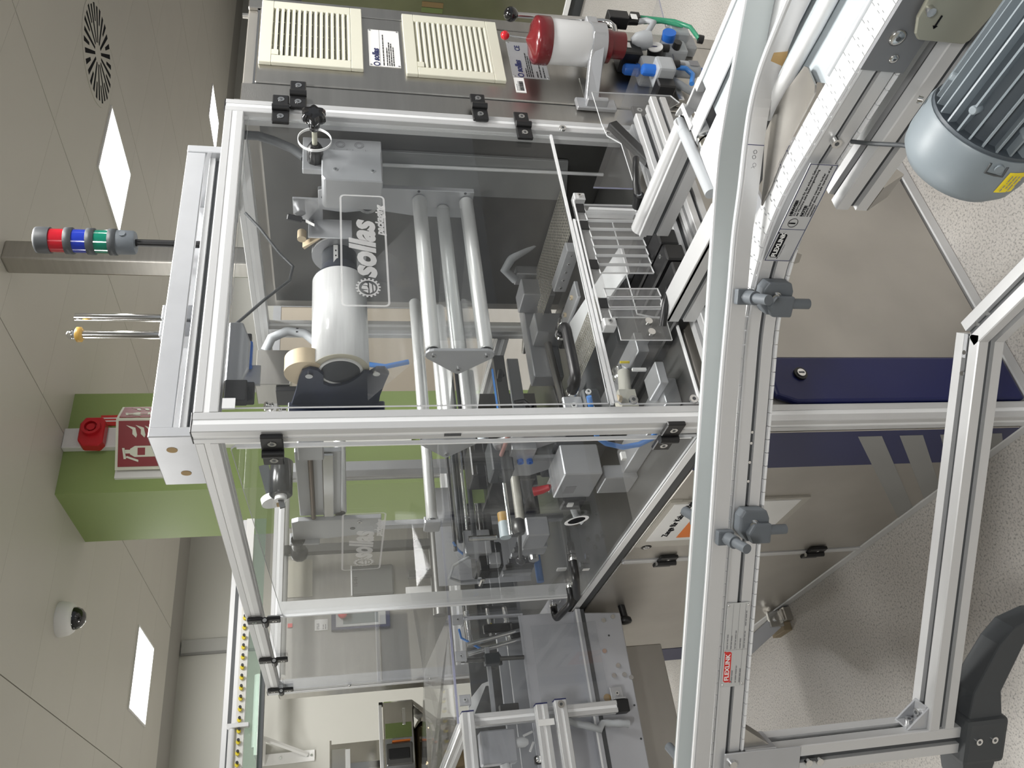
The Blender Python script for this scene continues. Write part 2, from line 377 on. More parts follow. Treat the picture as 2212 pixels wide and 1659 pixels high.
# ================================================================== wrapping machine: base
XR, YR, ZT = .982, 2.055, 1.935       # outer size of the guard frame
mb = thing('machine_base', 'stainless steel base cabinet of the wrapping machine with navy corner panels', 'cabinet', (.49, 1.02, 0))
obj('plinth', G().box(.0, XR, .0, YR, 0, .034), ALU, mb, .003)
obj('body', G().box(.012, XR-.002, .014, YR-.01, .034, .868), STEELD, mb)
obj('front_panel', G().box(.172, .820, .0, .014, .046, .78), STEELD, mb, .002)
obj('corner_panel', G().prism([(.048, -.006, .046), (.170, -.006, .046), (.170, -.006, .70), (.066, -.006, .70), (.048, -.006, .655)], (0, .02, 0)), NAVY, mb, .006, seg=2)
obj('corner_panel', G().box(.822, .935, -.006, .014, .046, .70), NAVY, mb, .006, seg=2)
lk = obj('lock', G().cyl((.121, -.006, .625), (.121, -.012, .625), .016, n=24), BLACK, mb)
obj('lock_core', G().cyl((.121, -.011, .625), (.121, -.015, .625), .010, n=20).box(.119, .123, -.0156, -.0148, .618, .632, 1), [STEELB, SLOT], lk)
obj('top_lip', G().box(-.004, .0, .05, 1.272, .868, .886), STRIP, mb)
obj('table_plate', G().box(.0, .98, .02, 2.04, .868, .876), DKST, mb)
obj('shadow_gap', G().box(.004, .012, .05, 1.27, .838, .868), SLOT, mb)
obj('side_door', G().box(.0, .012, .050, .792, .040, .836), STEELD, mb, .002)
obj('side_panel', G().box(.0, .012, .818, 1.845, .040, .836), STEELD, mb, .002)
obj('corner_stripe', G().box(-.0006, .002, .052, .222, .040, .836), NAVYS, mb)
obj('corner_stripe', G().box(-.0006, .012, 1.85, 2.045, .040, .836), NAVYS, mb)
STK = mat('grey_sticker', (.27, .27, .26), .45, .2)
for zz in (.474, .362, .250, .138):
    # slanted grey bars: from the post down along the door
    za = zz; g = G().prism([(-.0014, .076, za), (-.0014, .076, za-.064), (-.0014, .56, za-.064-.87*.484), (-.0014, .56, za-.87*.484)], (.001, 0, 0))
    # keep the bar above the plinth
    pts = [(.076, za), (.076, za-.064)]; slope = -.87
    y1 = .076+(za-.064-.042)/.87; y2 = .076+(za-.042)/.87
    obj('slanted_bar', G().prism([(-.0014, .076, za), (-.0014, .076, za-.064), (-.0014, y1, .042), (-.0014, y2, .042)], (.001, 0, 0)), STK, mb)
obj('door_trim', G().box(-.006, .012, .795, .815, .036, .836), ALU, mb, .003)
for zc in (.70, .20):
    h = obj('hinge', G().box(-.012, -.002, .765, .80, zc-.028, zc+.028).box(-.012, -.002, .804, .838, zc-.026, zc+.03).cyl((-.013, .802, zc-.03), (-.013, .802, zc+.03), .009, n=14), BLACK, mb, .0015)
    obj('hinge_screw', G().bolt((-.012, .782, zc), (-1, 0, 0), .006, .001).cyl((-.013, .802, zc+.03), (-.013, .802, zc+.0315), .007, n=14), STEELB, h)
lk = obj('lock', G().cyl((0, .685, .801), (-.006, .685, .801), .016, n=24), BLACK, mb)
obj('lock_core', G().cyl((-.005, .685, .801), (-.008, .685, .801), .009, n=20, mi=0).box(-.0086, -.008, .683, .687, .795, .807, 1), [STEELB, SLOT], lk)
obj('levelling_foot', G().box(-.055, -.005, 1.36, 1.50, 0, .03).box(-.05, -.01, 1.37, 1.49, .03, .036, 0).cyl((-.03, 1.43, .036), (-.03, 1.43, .05), .02, n=6), STEEL, mb, .002)
sg = thing('pliers_sign', 'white sign on the machine base reading Zange fuer Kabelbinder over an orange square', 'sign', (0, .52, .452))
obj('holder', G().box(-.003, 0, .385, .69, .80, .835).box(-.006, 0, .39, .685, .43, .832), mat('clear_holder', (.50, .48, .43), .3, .3), sg)
obj('sheet', G().box(-.0085, -.006, .40, .637, .455, .818), PAPER, sg)
obj('picture', G().box(-.0092, -.0085, .42, .617, .56, .735), ORANGE, sg)
g = G()
g.prism([(-.0098, .49, .70), (-.0098, .55, .715), (-.0098, .56, .70), (-.0098, .50, .685)], (.0008, 0, 0)).prism([(-.0098, .48, .675), (-.0098, .55, .69), (-.0098, .55, .678), (-.0098, .48, .66)], (.0008, 0, 0))
g.prism([(-.0098, .53, .66), (-.0098, .59, .62), (-.0098, .585, .605), (-.0098, .52, .65)], (.0008, 0, 0), 1)
obj('pliers_print', g, [PAPER, INK], sg)
text('sign_text', 'Zange für Kabelbinder', .0245, (-.0085, .605, .775), (0, -1, 0), (0, 0, 1), INK, sg, bold=.0007)

# ================================================================== guard frame of aluminium extrusions
gf = thing('safety_enclosure', 'aluminium extrusion enclosure with acrylic doors enclosing the wrapping machine', 'enclosure', (.49, 1.02, 0))
W = .045; h = W/2
def rail(nm, p0, p1, par, w=W, up=(0, 0, 1), hh=None, slot='cover', **k):
    return obj(nm, G().rail(p0, p1, w, up, hh, slot, **k), [ALU, STRIP if slot == 'cover' else SLOT], par)
post = {}
for nm, (px, py, z0) in {'fl': (h, h, .034), 'fr': (XR-h, h, .034), 'rl': (h, YR-h, .87), 'rr': (XR-h, YR-h, .87)}.items():
    p = rail('post', (px, py, z0), (px, py, ZT), gf, up=(0, 1, 0)); post[nm] = p
    obj('end_cap', G().box(px-h, px+h, py-h, py+h, ZT, ZT+.003), BLACK, p, .001)
rail('beam', (W, h, ZT-h), (XR-W, h, ZT-h), gf); rail('beam', (W, YR-h, ZT-h), (XR-W, YR-h, ZT-h), gf)
rail('beam', (h, W, ZT-h), (h, YR-W, ZT-h), gf); rail('beam', (XR-h, W, ZT-h), (XR-h, YR-W, ZT-h), gf)
rail('beam', (XR-h, .95, 1.06), (XR-h, YR-W, 1.06), gf); rail('beam', (W, YR-h, 1.16), (XR-W, YR-h, 1.16), gf)
rail('post', (XR-h, .925, .877), (XR-h, .925, ZT-W), gf, up=(0, 1, 0))
obj('slot_gap', G().box(-.0004, .002, .0265, .0345, 1.42, 1.455), SLOT, gf)
def acrylic(nm, pts, vec, par, m=None, em=None):
    return obj(nm, G().prism(pts, vec, 0, 1), [m or ACRY, em or ACED], par)
# front door: pane with slanted lower edge, a round hole for the knob
fd = obj('front_door', G().box(.052, .075, -.001, .004, 1.86, 1.884), ACED, gf)
def pane_with_hole(outer, hc, hr, y0, y1, n=32):
    g = G(); cx, cz = hc; circ = [(cx+hr*math.cos(-2*math.pi*i/n+math.pi/4), cz+hr*math.sin(-2*math.pi*i/n+math.pi/4)) for i in range(n)]
    for y in (y0, y1):
        b = len(g.v); g.v += [V((x, y, z)) for x, z in outer+circ]; no = len(outer)
        q = n//4       # four sectors between the outer corners (tr, br, bl, tl order) and the circle
        for s in range(4):
            a_, c_ = s, (s+1) % 4
            seg = [no+(s*q+i) % n for i in range(q+1)]
            g.f.append([b+k for k in [c_, a_]+seg]); g.m.append(0); g.s.append(False)
    no = len(outer); t = no+n
    for i in range(no): g.f.append([i, (i+1) % no, t+(i+1) % no, t+i]); g.m.append(1); g.s.append(False)
    for i in range(n): g.f.append([no+i, no+(i+1) % n, t+no+(i+1) % n, t+no+i]); g.m.append(2); g.s.append(False)
    return g
obj('pane', pane_with_hole([(.918, 1.878), (.918, 1.092), (.054, 1.100), (.054, 1.882)], (.847, 1.716), .041, 0, .006), [ACRY, ACED, STRIP], fd)
obj('hole_rim', G().ring((.847, -.0006, 1.716), (.847, .0066, 1.716), .0418, .0402, 40), STRIP, fd)
obj('edge_strip', G().box(.052, .9185, -.0012, .0072, 1.0885, 1.0945), STRIP, fd)
lp = acrylic('lower_pane', [(.052, 0, .888), (.052, 0, 1.072), (.060, 0, 1.080), (.60, 0, 1.080), (.60, 0, .98), (.30, 0, .98), (.285, 0, .915), (.285, 0, .888)], (0, .006, 0), gf)
obj('edge_strip', G().box(.058, .60, -.001, .007, 1.079, 1.085).box(.052, .29, -.001, .007, .886, .890), STRIP, lp)
for (bx, bz) in ((.058, 1.045), (.058, .905), (.945, 1.055), (.948, .925)):
    obj('pane_screw', G().bolt((bx, -.001, bz), (0, -1, 0), .010, .006), [STEELB, SLOT], gf)
# hinges
def hinge_x(cx, cz, par, y=-.001, wd=.105, hh=.042, face=-1):
    a = obj('hinge', G().box(cx-wd/2, cx-.006, y-.011, y, cz-hh/2, cz+hh/2).box(cx+.004, cx+wd/2, y-.011, y, cz-hh/2+.002, cz+hh/2).cyl((cx-.002, y-.013, cz-hh/2), (cx-.002, y-.013, cz+hh/2), .0095, n=14), BLACK, par, .002)
    for dx in (-.032, .034): obj('hinge_screw', G().bolt((cx+dx, y-.011, cz), (0, -1, 0), .0085, .0012, sock=1), [STEELB, SLOT], a)
    return a
hinge_x(.943, 1.800, gf); hinge_x(1.005, 1.758, gf); hinge_x(1.005, 1.282, gf); hinge_x(.940, 1.168, gf); hinge_x(1.003, .812, gf)
def hinge_y(cy, cz, par, x=-.001, wd=.108, hh=.042):
    a = obj('hinge', G().box(x-.011, x, cy-wd/2, cy-.006, cz-hh/2, cz+hh/2).box(x-.011, x, cy+.004, cy+wd/2, cz-hh/2+.002, cz+hh/2).cyl((x-.013, cy+.002, cz-hh/2), (x-.013, cy+.002, cz+hh/2), .0095, n=14), BLACK, par, .002)
    for dy in (-.032, .034): obj('hinge_screw', G().bolt((x-.011, cy+dy, cz), (-1, 0, 0), .0085, .0012, sock=1), [STEELB, SLOT], a)
hinge_y(.062, 1.791, gf); hinge_y(.042, .964, gf)
# left door (hinged on the corner post) and the flap beside it (hinged on the top beam)
sd = obj('side_door', G().prism([(.0, .060, .888), (.0, 1.085, .888), (.0, 1.092, 1.83), (.0, .072, 1.872), (.0, .058, 1.862)], (.006, 0, 0), 0, 1), [ACRY, ACED], gf)
obj('folded_edge', G().prism([(.004, 1.085, .90), (.040, 1.075, .90), (.040, 1.082, 1.845), (.004, 1.092, 1.845)], (.0, .004, 0)).tube([(-.003, 1.088, .90), (-.003, 1.094, 1.835)], .0035), [ACED], sd)
obj('edge_strip', G().box(-.001, .007, .062, .066, .90, 1.86), STRIP, sd)
fl = obj('top_flap', G().box(.0, .005, 1.10, 2.02, .95, 1.872), [ACRYB, ACED], gf)
obj('edge_strip', G().box(-.001, .006, 1.098, 1.104, .95, 1.872), ACED, fl); obj('edge_strip', G().box(-.001, .006, 2.014, 2.02, .95, 1.872), ACED, fl)
for cy in (1.102, 1.536, 1.955):
    a = obj('hinge', G().box(-.012, -.001, cy-.018, cy+.018, 1.885, 1.93).box(-.012, -.001, cy-.018, cy+.018, 1.835, 1.874).cyl((-.014, cy-.022, 1.879), (-.014, cy+.022, 1.879), .010, n=14), BLACK, gf, .002)
    obj('hinge_screw', G().bolt((-.012, cy, 1.910), (-1, 0, 0), .007, .001).bolt((-.012, cy, 1.852), (-1, 0, 0), .007, .001).cyl((-.014, cy-.0225, 1.879), (-.014, cy-.0235, 1.879), .006), [STEELB, SLOT], a)
obj('rear_guard_strip', G().box(.001, .04, 1.985, 2.01, .95, 1.87), ALUP, gf)
for zc in (1.62, 1.30): obj('pane_screw', G().bolt((-.002, 1.99, zc), (-1, 0, 0), .008, .004), [STEELB, SLOT], gf)
# handles
def handle(p0, p1, out, par, r=.0115):
    p0, p1, out = V(p0), V(p1), V(out); a = (p1-p0).normalized(); k = .022; pts = [p0, p0+out*.5]
    for i in range(5):
        t = i/4*math.pi/2; pts.append(p0+out*(.5+.5*math.sin(t))+a*(k*(1-math.cos(t))))
    for i in range(5):
        t = (1-i/4)*math.pi/2; pts.append(p1+out*(.5+.5*math.sin(t))-a*(k*(1-math.cos(t))))
    pts += [p1+out*.5, p1]
    o = obj('door_handle', G().tube(pts, r, 12), BLACK, par)
    obj('handle_collar', G().cyl(p0, p0+out*.16, r*1.12), STEELB, o); obj('handle_collar', G().cyl(p1, p1+out*.16, r*1.12), STEELB, o)
handle((.233, 0, 1.178), (.082, 0, 1.178), (0, -.045, 0), fd)
handle((0, .755, 1.003), (0, .965, .945), (-.05, 0, 0), sd); handle((0, .99, .955), (0, 1.165, .968), (-.05, 0, 0), fl)
obj('handle_label', G().box(-.0045, -.003, .835, .85, .93, .95), PAPER, sd)
# etched maker's mark on the door panes
def mark(base, right, up, n, w_, h_, par, strong=1):
    base, right, up = V(base), V(right), V(up); n = V(n)
    def q(x, z): return base+right*x+up*z+n*.0008
    g = G(); r = .012; out = []
    for cx, cz, a0 in ((w_-r, h_-r, 0), (r, h_-r, 90), (r, r, 180), (w_-r, r, 270)):
        for i in range(5):
            a = math.radians(a0+i*22.5); out.append((cx, cz, math.cos(a), math.sin(a)))
    O = [q(cx+r*c, cz+r*s) for cx, cz, c, s in out]; I = [q(cx+(r-.0045)*c, cz+(r-.0045)*s) for cx, cz, c, s in out]; m_ = len(O)
    g.add(O+I, [(i, (i+1) % m_, m_+(i+1) % m_, m_+i) for i in range(m_)])
    obj('etched_frame', g, FROST, par)
    g = G(); cx, cz, R0 = .054, h_*.44, .0235; pts = []
    for i in range(18):
        for da, rr in ((0, 1), (.45, 1), (.5, 1.17), (.95, 1.17)):
            a = 2*math.pi*(i+da)/18; pts.append((cx+R0*rr*math.cos(a), cz+R0*rr*math.sin(a)))
    inner = [(cx+R0*.86*math.cos(math.atan2(z-cz, x-cx)), cz+R0*.86*math.sin(math.atan2(z-cz, x-cx))) for x, z in pts]; m_ = len(pts)
    g.add([q(*p) for p in pts]+[q(*p) for p in inner], [(i, (i+1) % m_, m_+(i+1) % m_, m_+i) for i in range(m_)])
    for poly in ([(-.016, .000), (-.008, .012), (-.006, .000)], [(-.006, -.001), (-.003, .015), (.006, .013), (.004, .002)], [(.006, .001), (.008, .012), (.014, .006), (.012, .001)],
                 [(-.017, -.003), (.015, -.002), (.010, -.008), (-.012, -.009)], [(-.012, -.012), (.010, -.011), (.004, -.016), (-.006, -.016)]):
        g.add([q(cx+x, cz+z) for x, z in poly], [tuple(range(len(poly)))])
    obj('etched_gear', g, FROST, par)
    text('etched_word', 'sollas', .079, q(.082, h_*.5), right, up, FROST, par, shear=.25, bold=.0035, depth=0)
    text('etched_word', 'packaging', .025, q(w_*.62, .014), right, up, FROST, par, shear=.25, bold=.0012, depth=0)
mark((.308, 0, 1.551), (1, 0, 0), (0, 0, 1), (0, -1, 0), .344, .106, fd)
mark((0, .748, 1.553), (0, -1, 0), (0, 0, 1), (-1, 0, 0), .362, .104, sd)

# ---------------------------------------------------------------- things on the frame top
tb = thing('lift_bridge', 'silver lift bridge with thick end blocks spanning the frame top', 'machine part', (.5, .26, ZT))
obj('end_block', G().box(.076, .100, .145, .360, 1.945, 2.046), ALUP, tb, .002)
for by, bz in ((.19, 1.995), (.295, 1.982)): obj('plug', G().cyl((.0762, .2 if by < .2 else .305, bz+.012), (.0752, .2 if by < .2 else .305, bz+.012), .011, n=20), BROWN, tb)
obj('end_block', G().box(.945, .970, .145, .360, 1.945, 2.046), ALUP, tb, .002)
obj('front_plate', G().box(.100, .945, .148, .160, 2.000, 2.046), ALUP, tb, .0015)
obj('rear_plate', G().box(.100, .945, .345, .357, 2.000, 2.046), ALUP, tb, .0015)
rail('cross_rail', (.10, .185, 1.972), (.945, .185, 1.972), tb, w=.04, slot='open'); rail('cross_rail', (.10, .320, 1.972), (.945, .320, 1.972), tb, w=.04, slot='open')
for bx0, bx1 in ((.60, .66), (.20, .26), (.9, .94), (.11, .15)): obj('bridge_foot', G().box(bx0, bx1, .15, .36, 1.936, 1.952), ALUP, tb, .002)
obj('roller_rod', G().cyl((.62, .23, 1.985), (.92, .23, 1.985), .014).cyl((.11, .23, 1.98), (.34, .23, 1.98), .014), STEELB, tb)
for k, rx in enumerate((.437, .387)):
    t = thing('guide_rod', ['plain chrome guide rod standing on the lift bridge', 'chrome guide rod with amber rubber collar near its tip'][k], 'rod', (rx, .21, 1.99), 'chrome guide rods of the lift bridge')
    zt = 2.252 if k == 0 else 2.238
    obj('shaft', G().cyl((rx, .21, 1.95), (rx, .21, zt), .0088, n=20), CHROME, t)
    obj('clamp', G().box(rx-.021, rx+.021, .185, .235, 2.046-.06, 2.062), ALUP, t, .002)
    if k:
        obj('collar', G().lathe((rx, .21, 2.228), (0, 0, 1), [(0, .013), (.003, .0175), (.012, .0175), (.015, .013)]), AMBER, t)
        obj('tip', G().lathe((rx, .21, 2.243), (0, 0, 1), [(0, .010), (.006, .0115), (.014, .010), (.019, .005), (.020, .0001)], 20), CHROME, t)
lt = thing('signal_tower', 'signal light tower with red, blue and green lenses on a black pole', 'signal light', (.758, .30, ZT))
obj('pole', G().cyl((.758, .30, 1.94), (.758, .30, 2.19), .0095, n=20), BLACK, lt)
obj('base_housing', G().lathe((.758, .30, 2.178), (0, 0, 1), [(0, .028), (.004, .031), (.040, .032), (.046, .032)], 32).cyl((.758, .269, 2.205), (.758, .266, 2.205), .008), GREYP, lt)
for z0, z1 in ((2.222, 2.242), (2.274, 2.294), (2.326, 2.346)): obj('joint_ring', G().lathe((.758, .30, z0), (0, 0, 1), [(0, .031), (.001, .0346), (z1-z0-.001, .0346), (z1-z0, .031)], 32), DGREY, lt)
LR = mat('red_lens', (.42, .008, .02), .12, coat=.6); LB = mat('blue_lens', (.012, .035, .36), .12, coat=.6); LG = mat('green_lens', (.005, .17, .11), .12, coat=.6)
for z0, z1, m_, n_ in ((2.242, 2.276, LG, 'green_lens'), (2.294, 2.328, LB, 'blue_lens'), (2.346, 2.382, LR, 'red_lens')): tag(obj('lens', G().cyl((.758, .30, z0), (.758, .30, z1), .0305, n=36), m_, lt), n_.replace('_', ' '))
obj('cap', G().lathe((.758, .30, 2.380), (0, 0, 1), [(0, .0338), (.008, .0342), (.028, .0342), (.034, .0327), (.036, .028), (.036, .0001)], 32), DGREY, lt)
# wide flat plate of the top hatch with its small things on the front beam
# ================================================================== electrical cabinet on the right
ec = thing('electrical_cabinet', 'tall stainless steel electrical cabinet with two cream vent grilles', 'cabinet', (1.23, .45, 0))
obj('body', G().box(.990, 1.475, .032, .84, .10, 1.905), STEELD, ec, .003)
obj('side_sheet', G().box(.984, .989, .06, .80, .872, 1.86), DKST, ec)  # dark colour stands for the stainless side reflecting the dim interior
obj('door', G().box(1.083, 1.418, .018, .0325, .42, 1.872), STEEL, ec, .003)
obj('right_flange', G().box(1.424, 1.476, .020, .032, .42, 1.905), STEEL, ec, .002)
obj('left_flange', G().box(.986, 1.078, .020, .032, .42, 1.905), STEEL, ec, .002)
obj('door_gap', G().box(1.078, 1.083, .024, .034, .42, 1.88).box(1.418, 1.424, .024, .034, .42, 1.88).box(1.078, 1.424, .024, .034, 1.872, 1.878), SLOT, ec)
for bx in (1.05, 1.44): obj('roof_bolt', G().cyl((bx, .06, 1.905), (bx, .06, 1.925), .008, n=10), STEEL, ec)
def grille(x0, x1, z0, z1):
    g = G(); y0, y1, b = .006, .018, .033
    for a in ((x0, x1, z0, z0+b), (x0, x1, z1-b, z1), (x0, x0+b, z0+b, z1-b), (x1-b, x1, z0+b, z1-b)): g.box(a[0], a[1], y0, y1, a[2], a[3])
    t = obj('vent_grille', g, CREAM, ec, .0015)
    obj('grille_back', G().box(x0+b, x1-b, .0165, .0178, z0+b, z1-b), mat('grille_shadow', (.05, .05, .045), .8), t)
    n = 14; H_ = (z1-z0-2*b)/n
    for k in range(n):
        za = z0+b+H_*k
        obj('slat', G().prism([(x0+b, .0062, za+H_*.34), (x0+b, .0062, za+H_*.04), (x0+b, .0165, za+H_*.62), (x0+b, .0165, za+H_*.92)], (x1-x0-2*b, 0, 0)), CREAM, t)
    obj('clip', G().box(x0+b, x0+b+.022, .005, .008, z1-b-.018, z1-b), CREAM, t)
    for q in (.25, .5, .75): obj('rib', G().box(x0+b+(x1-x0-2*b)*q-.001, x0+b+(x1-x0-2*b)*q+.001, .0145, .0165, z0+b, z1-b), CREAM, t)
grille(1.156, 1.442, 1.587, 1.866); grille(1.152, 1.438, 1.184, 1.469)
def maker(par, x, z, sz):
    text('maker_name', 'sollas', sz, (x+sz*.72, .0165, z), (1, 0, 0), (0, 0, 1), INKB, par, shear=.2, bold=sz*.035)
    obj('maker_ring', G().ring((x+sz*.2, .0164, z-.001), (x+sz*.2, .0158, z-.001), sz*.36, sz*.24, 20), INKB, par)
p1 = obj('maker_plate', G().box(1.188, 1.360, .0166, .018, 1.482, 1.570), PAPER, ec)
maker(p1, 1.193, 1.550, .026)
lines('small_print', (1.192, .0166, 1.482), (1, 0, 0), (0, 0, 1), [(0, .046, .145), (0, .036, .085), (0, .030, .110), (0, .024, .105), (0, .018, .09)], INK, p1, .0026)
obj('rule', G().box(1.188, 1.36, .0162, .0166, 1.5385, 1.5392), INKG, p1)
p2 = obj('type_plate', G().box(1.188, 1.360, .0166, .018, 1.048, 1.159), ALUP, ec)
maker(p2, 1.193, 1.135, .026); text('ce_mark', 'CE', .022, (1.315, .0166, 1.128), (1, 0, 0), (0, 0, 1), INKB, p2, bold=.0004)
lines('small_print', (1.192, .0166, 1.048), (1, 0, 0), (0, 0, 1), [(0, .066, .04), (0, .060, .115), (0, .054, .10), (0, .048, .09), (0, .034, .03), (0, .024, .06), (.07, .024, .05), (0, .013, .05), (.07, .013, .05)], INK, p2, .0026)
for px, pz in ((1.193, 1.565), (1.355, 1.565), (1.193, 1.487), (1.355, 1.487)): obj('rivet', G().cyl((px, .0166, pz), (px, .0155, pz), .003, n=10), STEELB, p1)
for px, pz in ((1.193, 1.154), (1.355, 1.154), (1.193, 1.053)): obj('rivet', G().cyl((px, .0166, pz), (px, .0155, pz), .003, n=10), STEELB, p2)
p3 = obj('barcode_label', G().box(1.118, 1.186, .0168, .018, 1.128, 1.158), PAPER, ec)
g = G(); rr = random.Random(3); x = 1.126
while x < 1.170:
    wd = rr.choice((.0008, .0014, .0022)); g.box(x, x+wd, .0164, .0168, 1.133, 1.145); x += wd+rr.choice((.0008, .0012))
obj('barcode', g, INK, p3); lines('small_print', (1.124, .0168, 1.147), (1, 0, 0), (0, 0, 1), [(0, 0, .045), (0, .005, .03)], INKG, p3, .0018)

# grease lubricator on the cabinet door
lu = thing('grease_lubricator', 'white grease lubricator with dark red lid, lever and red ball on cabinet door', 'lubricator', (1.235, -.075, .83))
c = V((1.235, -.075, 0))
obj('reservoir', G().lathe(c+V((0, 0, .945)), (0, 0, 1), [(0, .056), (.012, .0615), (.125, .0615)], 40), WHITEP, lu)
obj('lid', G().lathe(c+V((0, 0, 1.066)), (0, 0, 1), [(0, .0645), (.002, .066), (.036, .066), (.042, .064), (.050, .050), (.056, .022), (.064, .007), (.066, .0001)], 40), DRED, lu)
ld_ = obj('level_rod', G().cyl(c+V((.006, 0, 1.13)), c+V((.010, 0, 1.185)), .0028, n=8), STEELB, lu)
tag(obj('level_ball', G().ball(c+V((.010, 0, 1.192)), .0128), mat('red_gloss', (.55, .01, .02), .1, coat=.5), lu), 'small glossy red ball')
obj('bracket', G().ring(c+V((0, 0, .905)), c+V((0, 0, .948)), .062, .045, 36).prism([(1.06, .016, .925), (1.06, .016, .962), (1.085, -.01, .962), (1.16, -.075, .955), (1.21, -.135, .948), (1.21, -.135, .912), (1.16, -.07, .915), (1.085, -.01, .925)], (.012, .02, 0)), ALUP, lu, .0015)
obj('bracket_foot', G().box(1.055, 1.10, .004, .018, .87, .99).box(1.06, 1.075, -.02, .018, .90, .965), ALUP, lu, .003)
obj('bracket_wall_plate', G().box(1.06, 1.20, .010, .018, .905, .96), STEELB, lu, .002)
obj('pump_body', G().cyl(c+V((0, 0, .905)), c+V((0, 0, .885)), .047, n=30).cyl(c+V((.010, 0, .886)), c+V((.010, 0, .838)), .038, n=32), DRED, lu)
obj('lever', G().tube([(1.378, -.06, 1.135), (1.383, -.06, 1.0), (1.387, -.06, .90), (1.385, -.062, .87), (1.372, -.066, .85), (1.345, -.07, .842), (1.30, -.073, .848)], .0085, 12), STEELB, lu)
tag(obj('lever_ball', G().ball((1.378, -.06, 1.155), .0215, 28), GLOSSB, lu), 'large glossy black ball')
obj('pump_neck', G().box(1.30, 1.36, -.09, -.03, .90, .935), ALUP, lu, .003)
# pneumatic service unit
au = thing('air_service_unit', 'compressed air service unit with blue knobs, gauge and green hoses below the lubricator', 'regulator', (1.25, -.03, .55))
for kx, kz, ky in ((1.222, .800, -.015), (1.160, .770, -.06)):
    obj('knob', G().lathe((kx, ky, kz-.030), (0, 0, 1), [(0, .019), (.012, .020), (.014, .0175), (.046, .0175), (.052, .014)], 8), BLUE, au, .001)
    obj('collar', G().cyl((kx, ky, kz-.05), (kx, ky, kz-.030), .023, n=24), BLACK, au)
obj('regulator_body', G().box(1.13, 1.19, -.09, -.02, .70, .755).box(1.185, 1.25, -.05, .016, .69, .775), HOSEC, au, .008, seg=2)
obj('mount_block', G().box(1.09, 1.13, -.06, .017, .70, .755), BLACK, au, .004)
obj('filter_bowl', G().lathe((1.215, -.035, .585), (0, 0, 1), [(0, .010), (.01, .021), (.02, .025), (.12, .025), (.125, .022)], 24), HOSEC, au)
obj('bowl_print', G().box(1.20, 1.225, -.0605, -.0595, .60, .63).box(1.20, 1.21, -.0605, -.0595, .645, .675), INKG, au)
obj('drain_tip', G().cyl((1.215, -.035, .585), (1.215, -.035, .56), .010, .004), BLUE, au)
obj('gauge', G().cyl((1.283, -.01, .708), (1.283, -.055, .72), .024, n=28), BLACK, au)
obj('gauge_face', G().cyl((1.283, -.055, .72), (1.283, -.058, .7208), .0225, n=28).box(1.281, 1.285, -.0595, -.0585, .712, .735, 1), [PAPER, INKB], au)
obj('soft_start_valve', G().box(1.30, 1.36, -.04, .017, .60, .68), HOSEC, au, .008, seg=2)
obj('blue_button', G().cyl((1.355, -.03, .655), (1.355, -.065, .66), .021, n=24), BLUE, au); obj('button_stem', G().cyl((1.315, -.03, .64), (1.315, -.06, .64), .013), BLACK, au)
obj('muffler', G().lathe((1.305, -.05, .79), (0, -.3, -1), [(0, .014), (.015, .026), (.04, .029), (.06, .024)], 24), HOSEC, au)
obj('solenoid', G().box(1.245, 1.31, -.055, .015, .765, .83), BLACK, au, .004)
obj('sensor_plug', G().box(1.40, 1.44, -.07, -.03, .78, .845).cyl((1.42, -.05, .79), (1.425, -.05, .745), .014), BLACK, au, .002)
obj('label_patch', G().box(1.398, 1.424, -.0715, -.0705, .755, .775).box(1.27, 1.295, -.0565, -.0555, .80, .812), PAPER, au)
obj('valve_manifold', G().box(1.36, 1.43, -.02, .02, .545, .60).box(1.38, 1.44, -.05, .01, .575, .64), HOSEC, au, .006)
for pts in ([(1.445, -.05, .745), (1.444, -.05, .69), (1.425, -.06, .625), (1.385, -.07, .585), (1.325, -.07, .572)], [(1.43, -.045, .72), (1.435, -.05, .66), (1.405, -.06, .60)]):
    obj('green_hose', G().tube(pts, .0068, 10), HOSEG, au)
obj('hose_elbow', G().box(1.425, 1.455, -.062, -.038, .735, .765).cyl((1.325, -.07, .575), (1.322, -.07, .560), .013), BLACK, au, .002)
obj('grey_hose', G().tube([(1.42, -.05, .745), (1.415, -.06, .72), (1.39, -.07, .705), (1.36, -.065, .725), (1.345, -.05, .74)], .009, 10), HOSEC, au)
obj('blue_hose', G().tube([(1.20, -.05, .675), (1.19, -.055, .645), (1.155, -.06, .635), (1.11, -.06, .650)], .0075, 10), HOSEB, au)
obj('corrugated_hose', G().tube([(1.25, .0, .70), (1.16, -.02, .66), (1.10, -.02, .60), (1.07, -.01, .52)], [.010, .012, .010, .012], 10), HOSEC, au)
obj('manifold_pipe', G().box(1.10, 1.36, -.012, .017, .655, .675), STEELB, au, .002)
obj('fitting', G().cyl((1.205, -.055, .685), (1.205, -.055, .665), .014, n=12).cyl((1.30, -.045, .70), (1.30, -.045, .67), .012, n=12), BLACK, au)
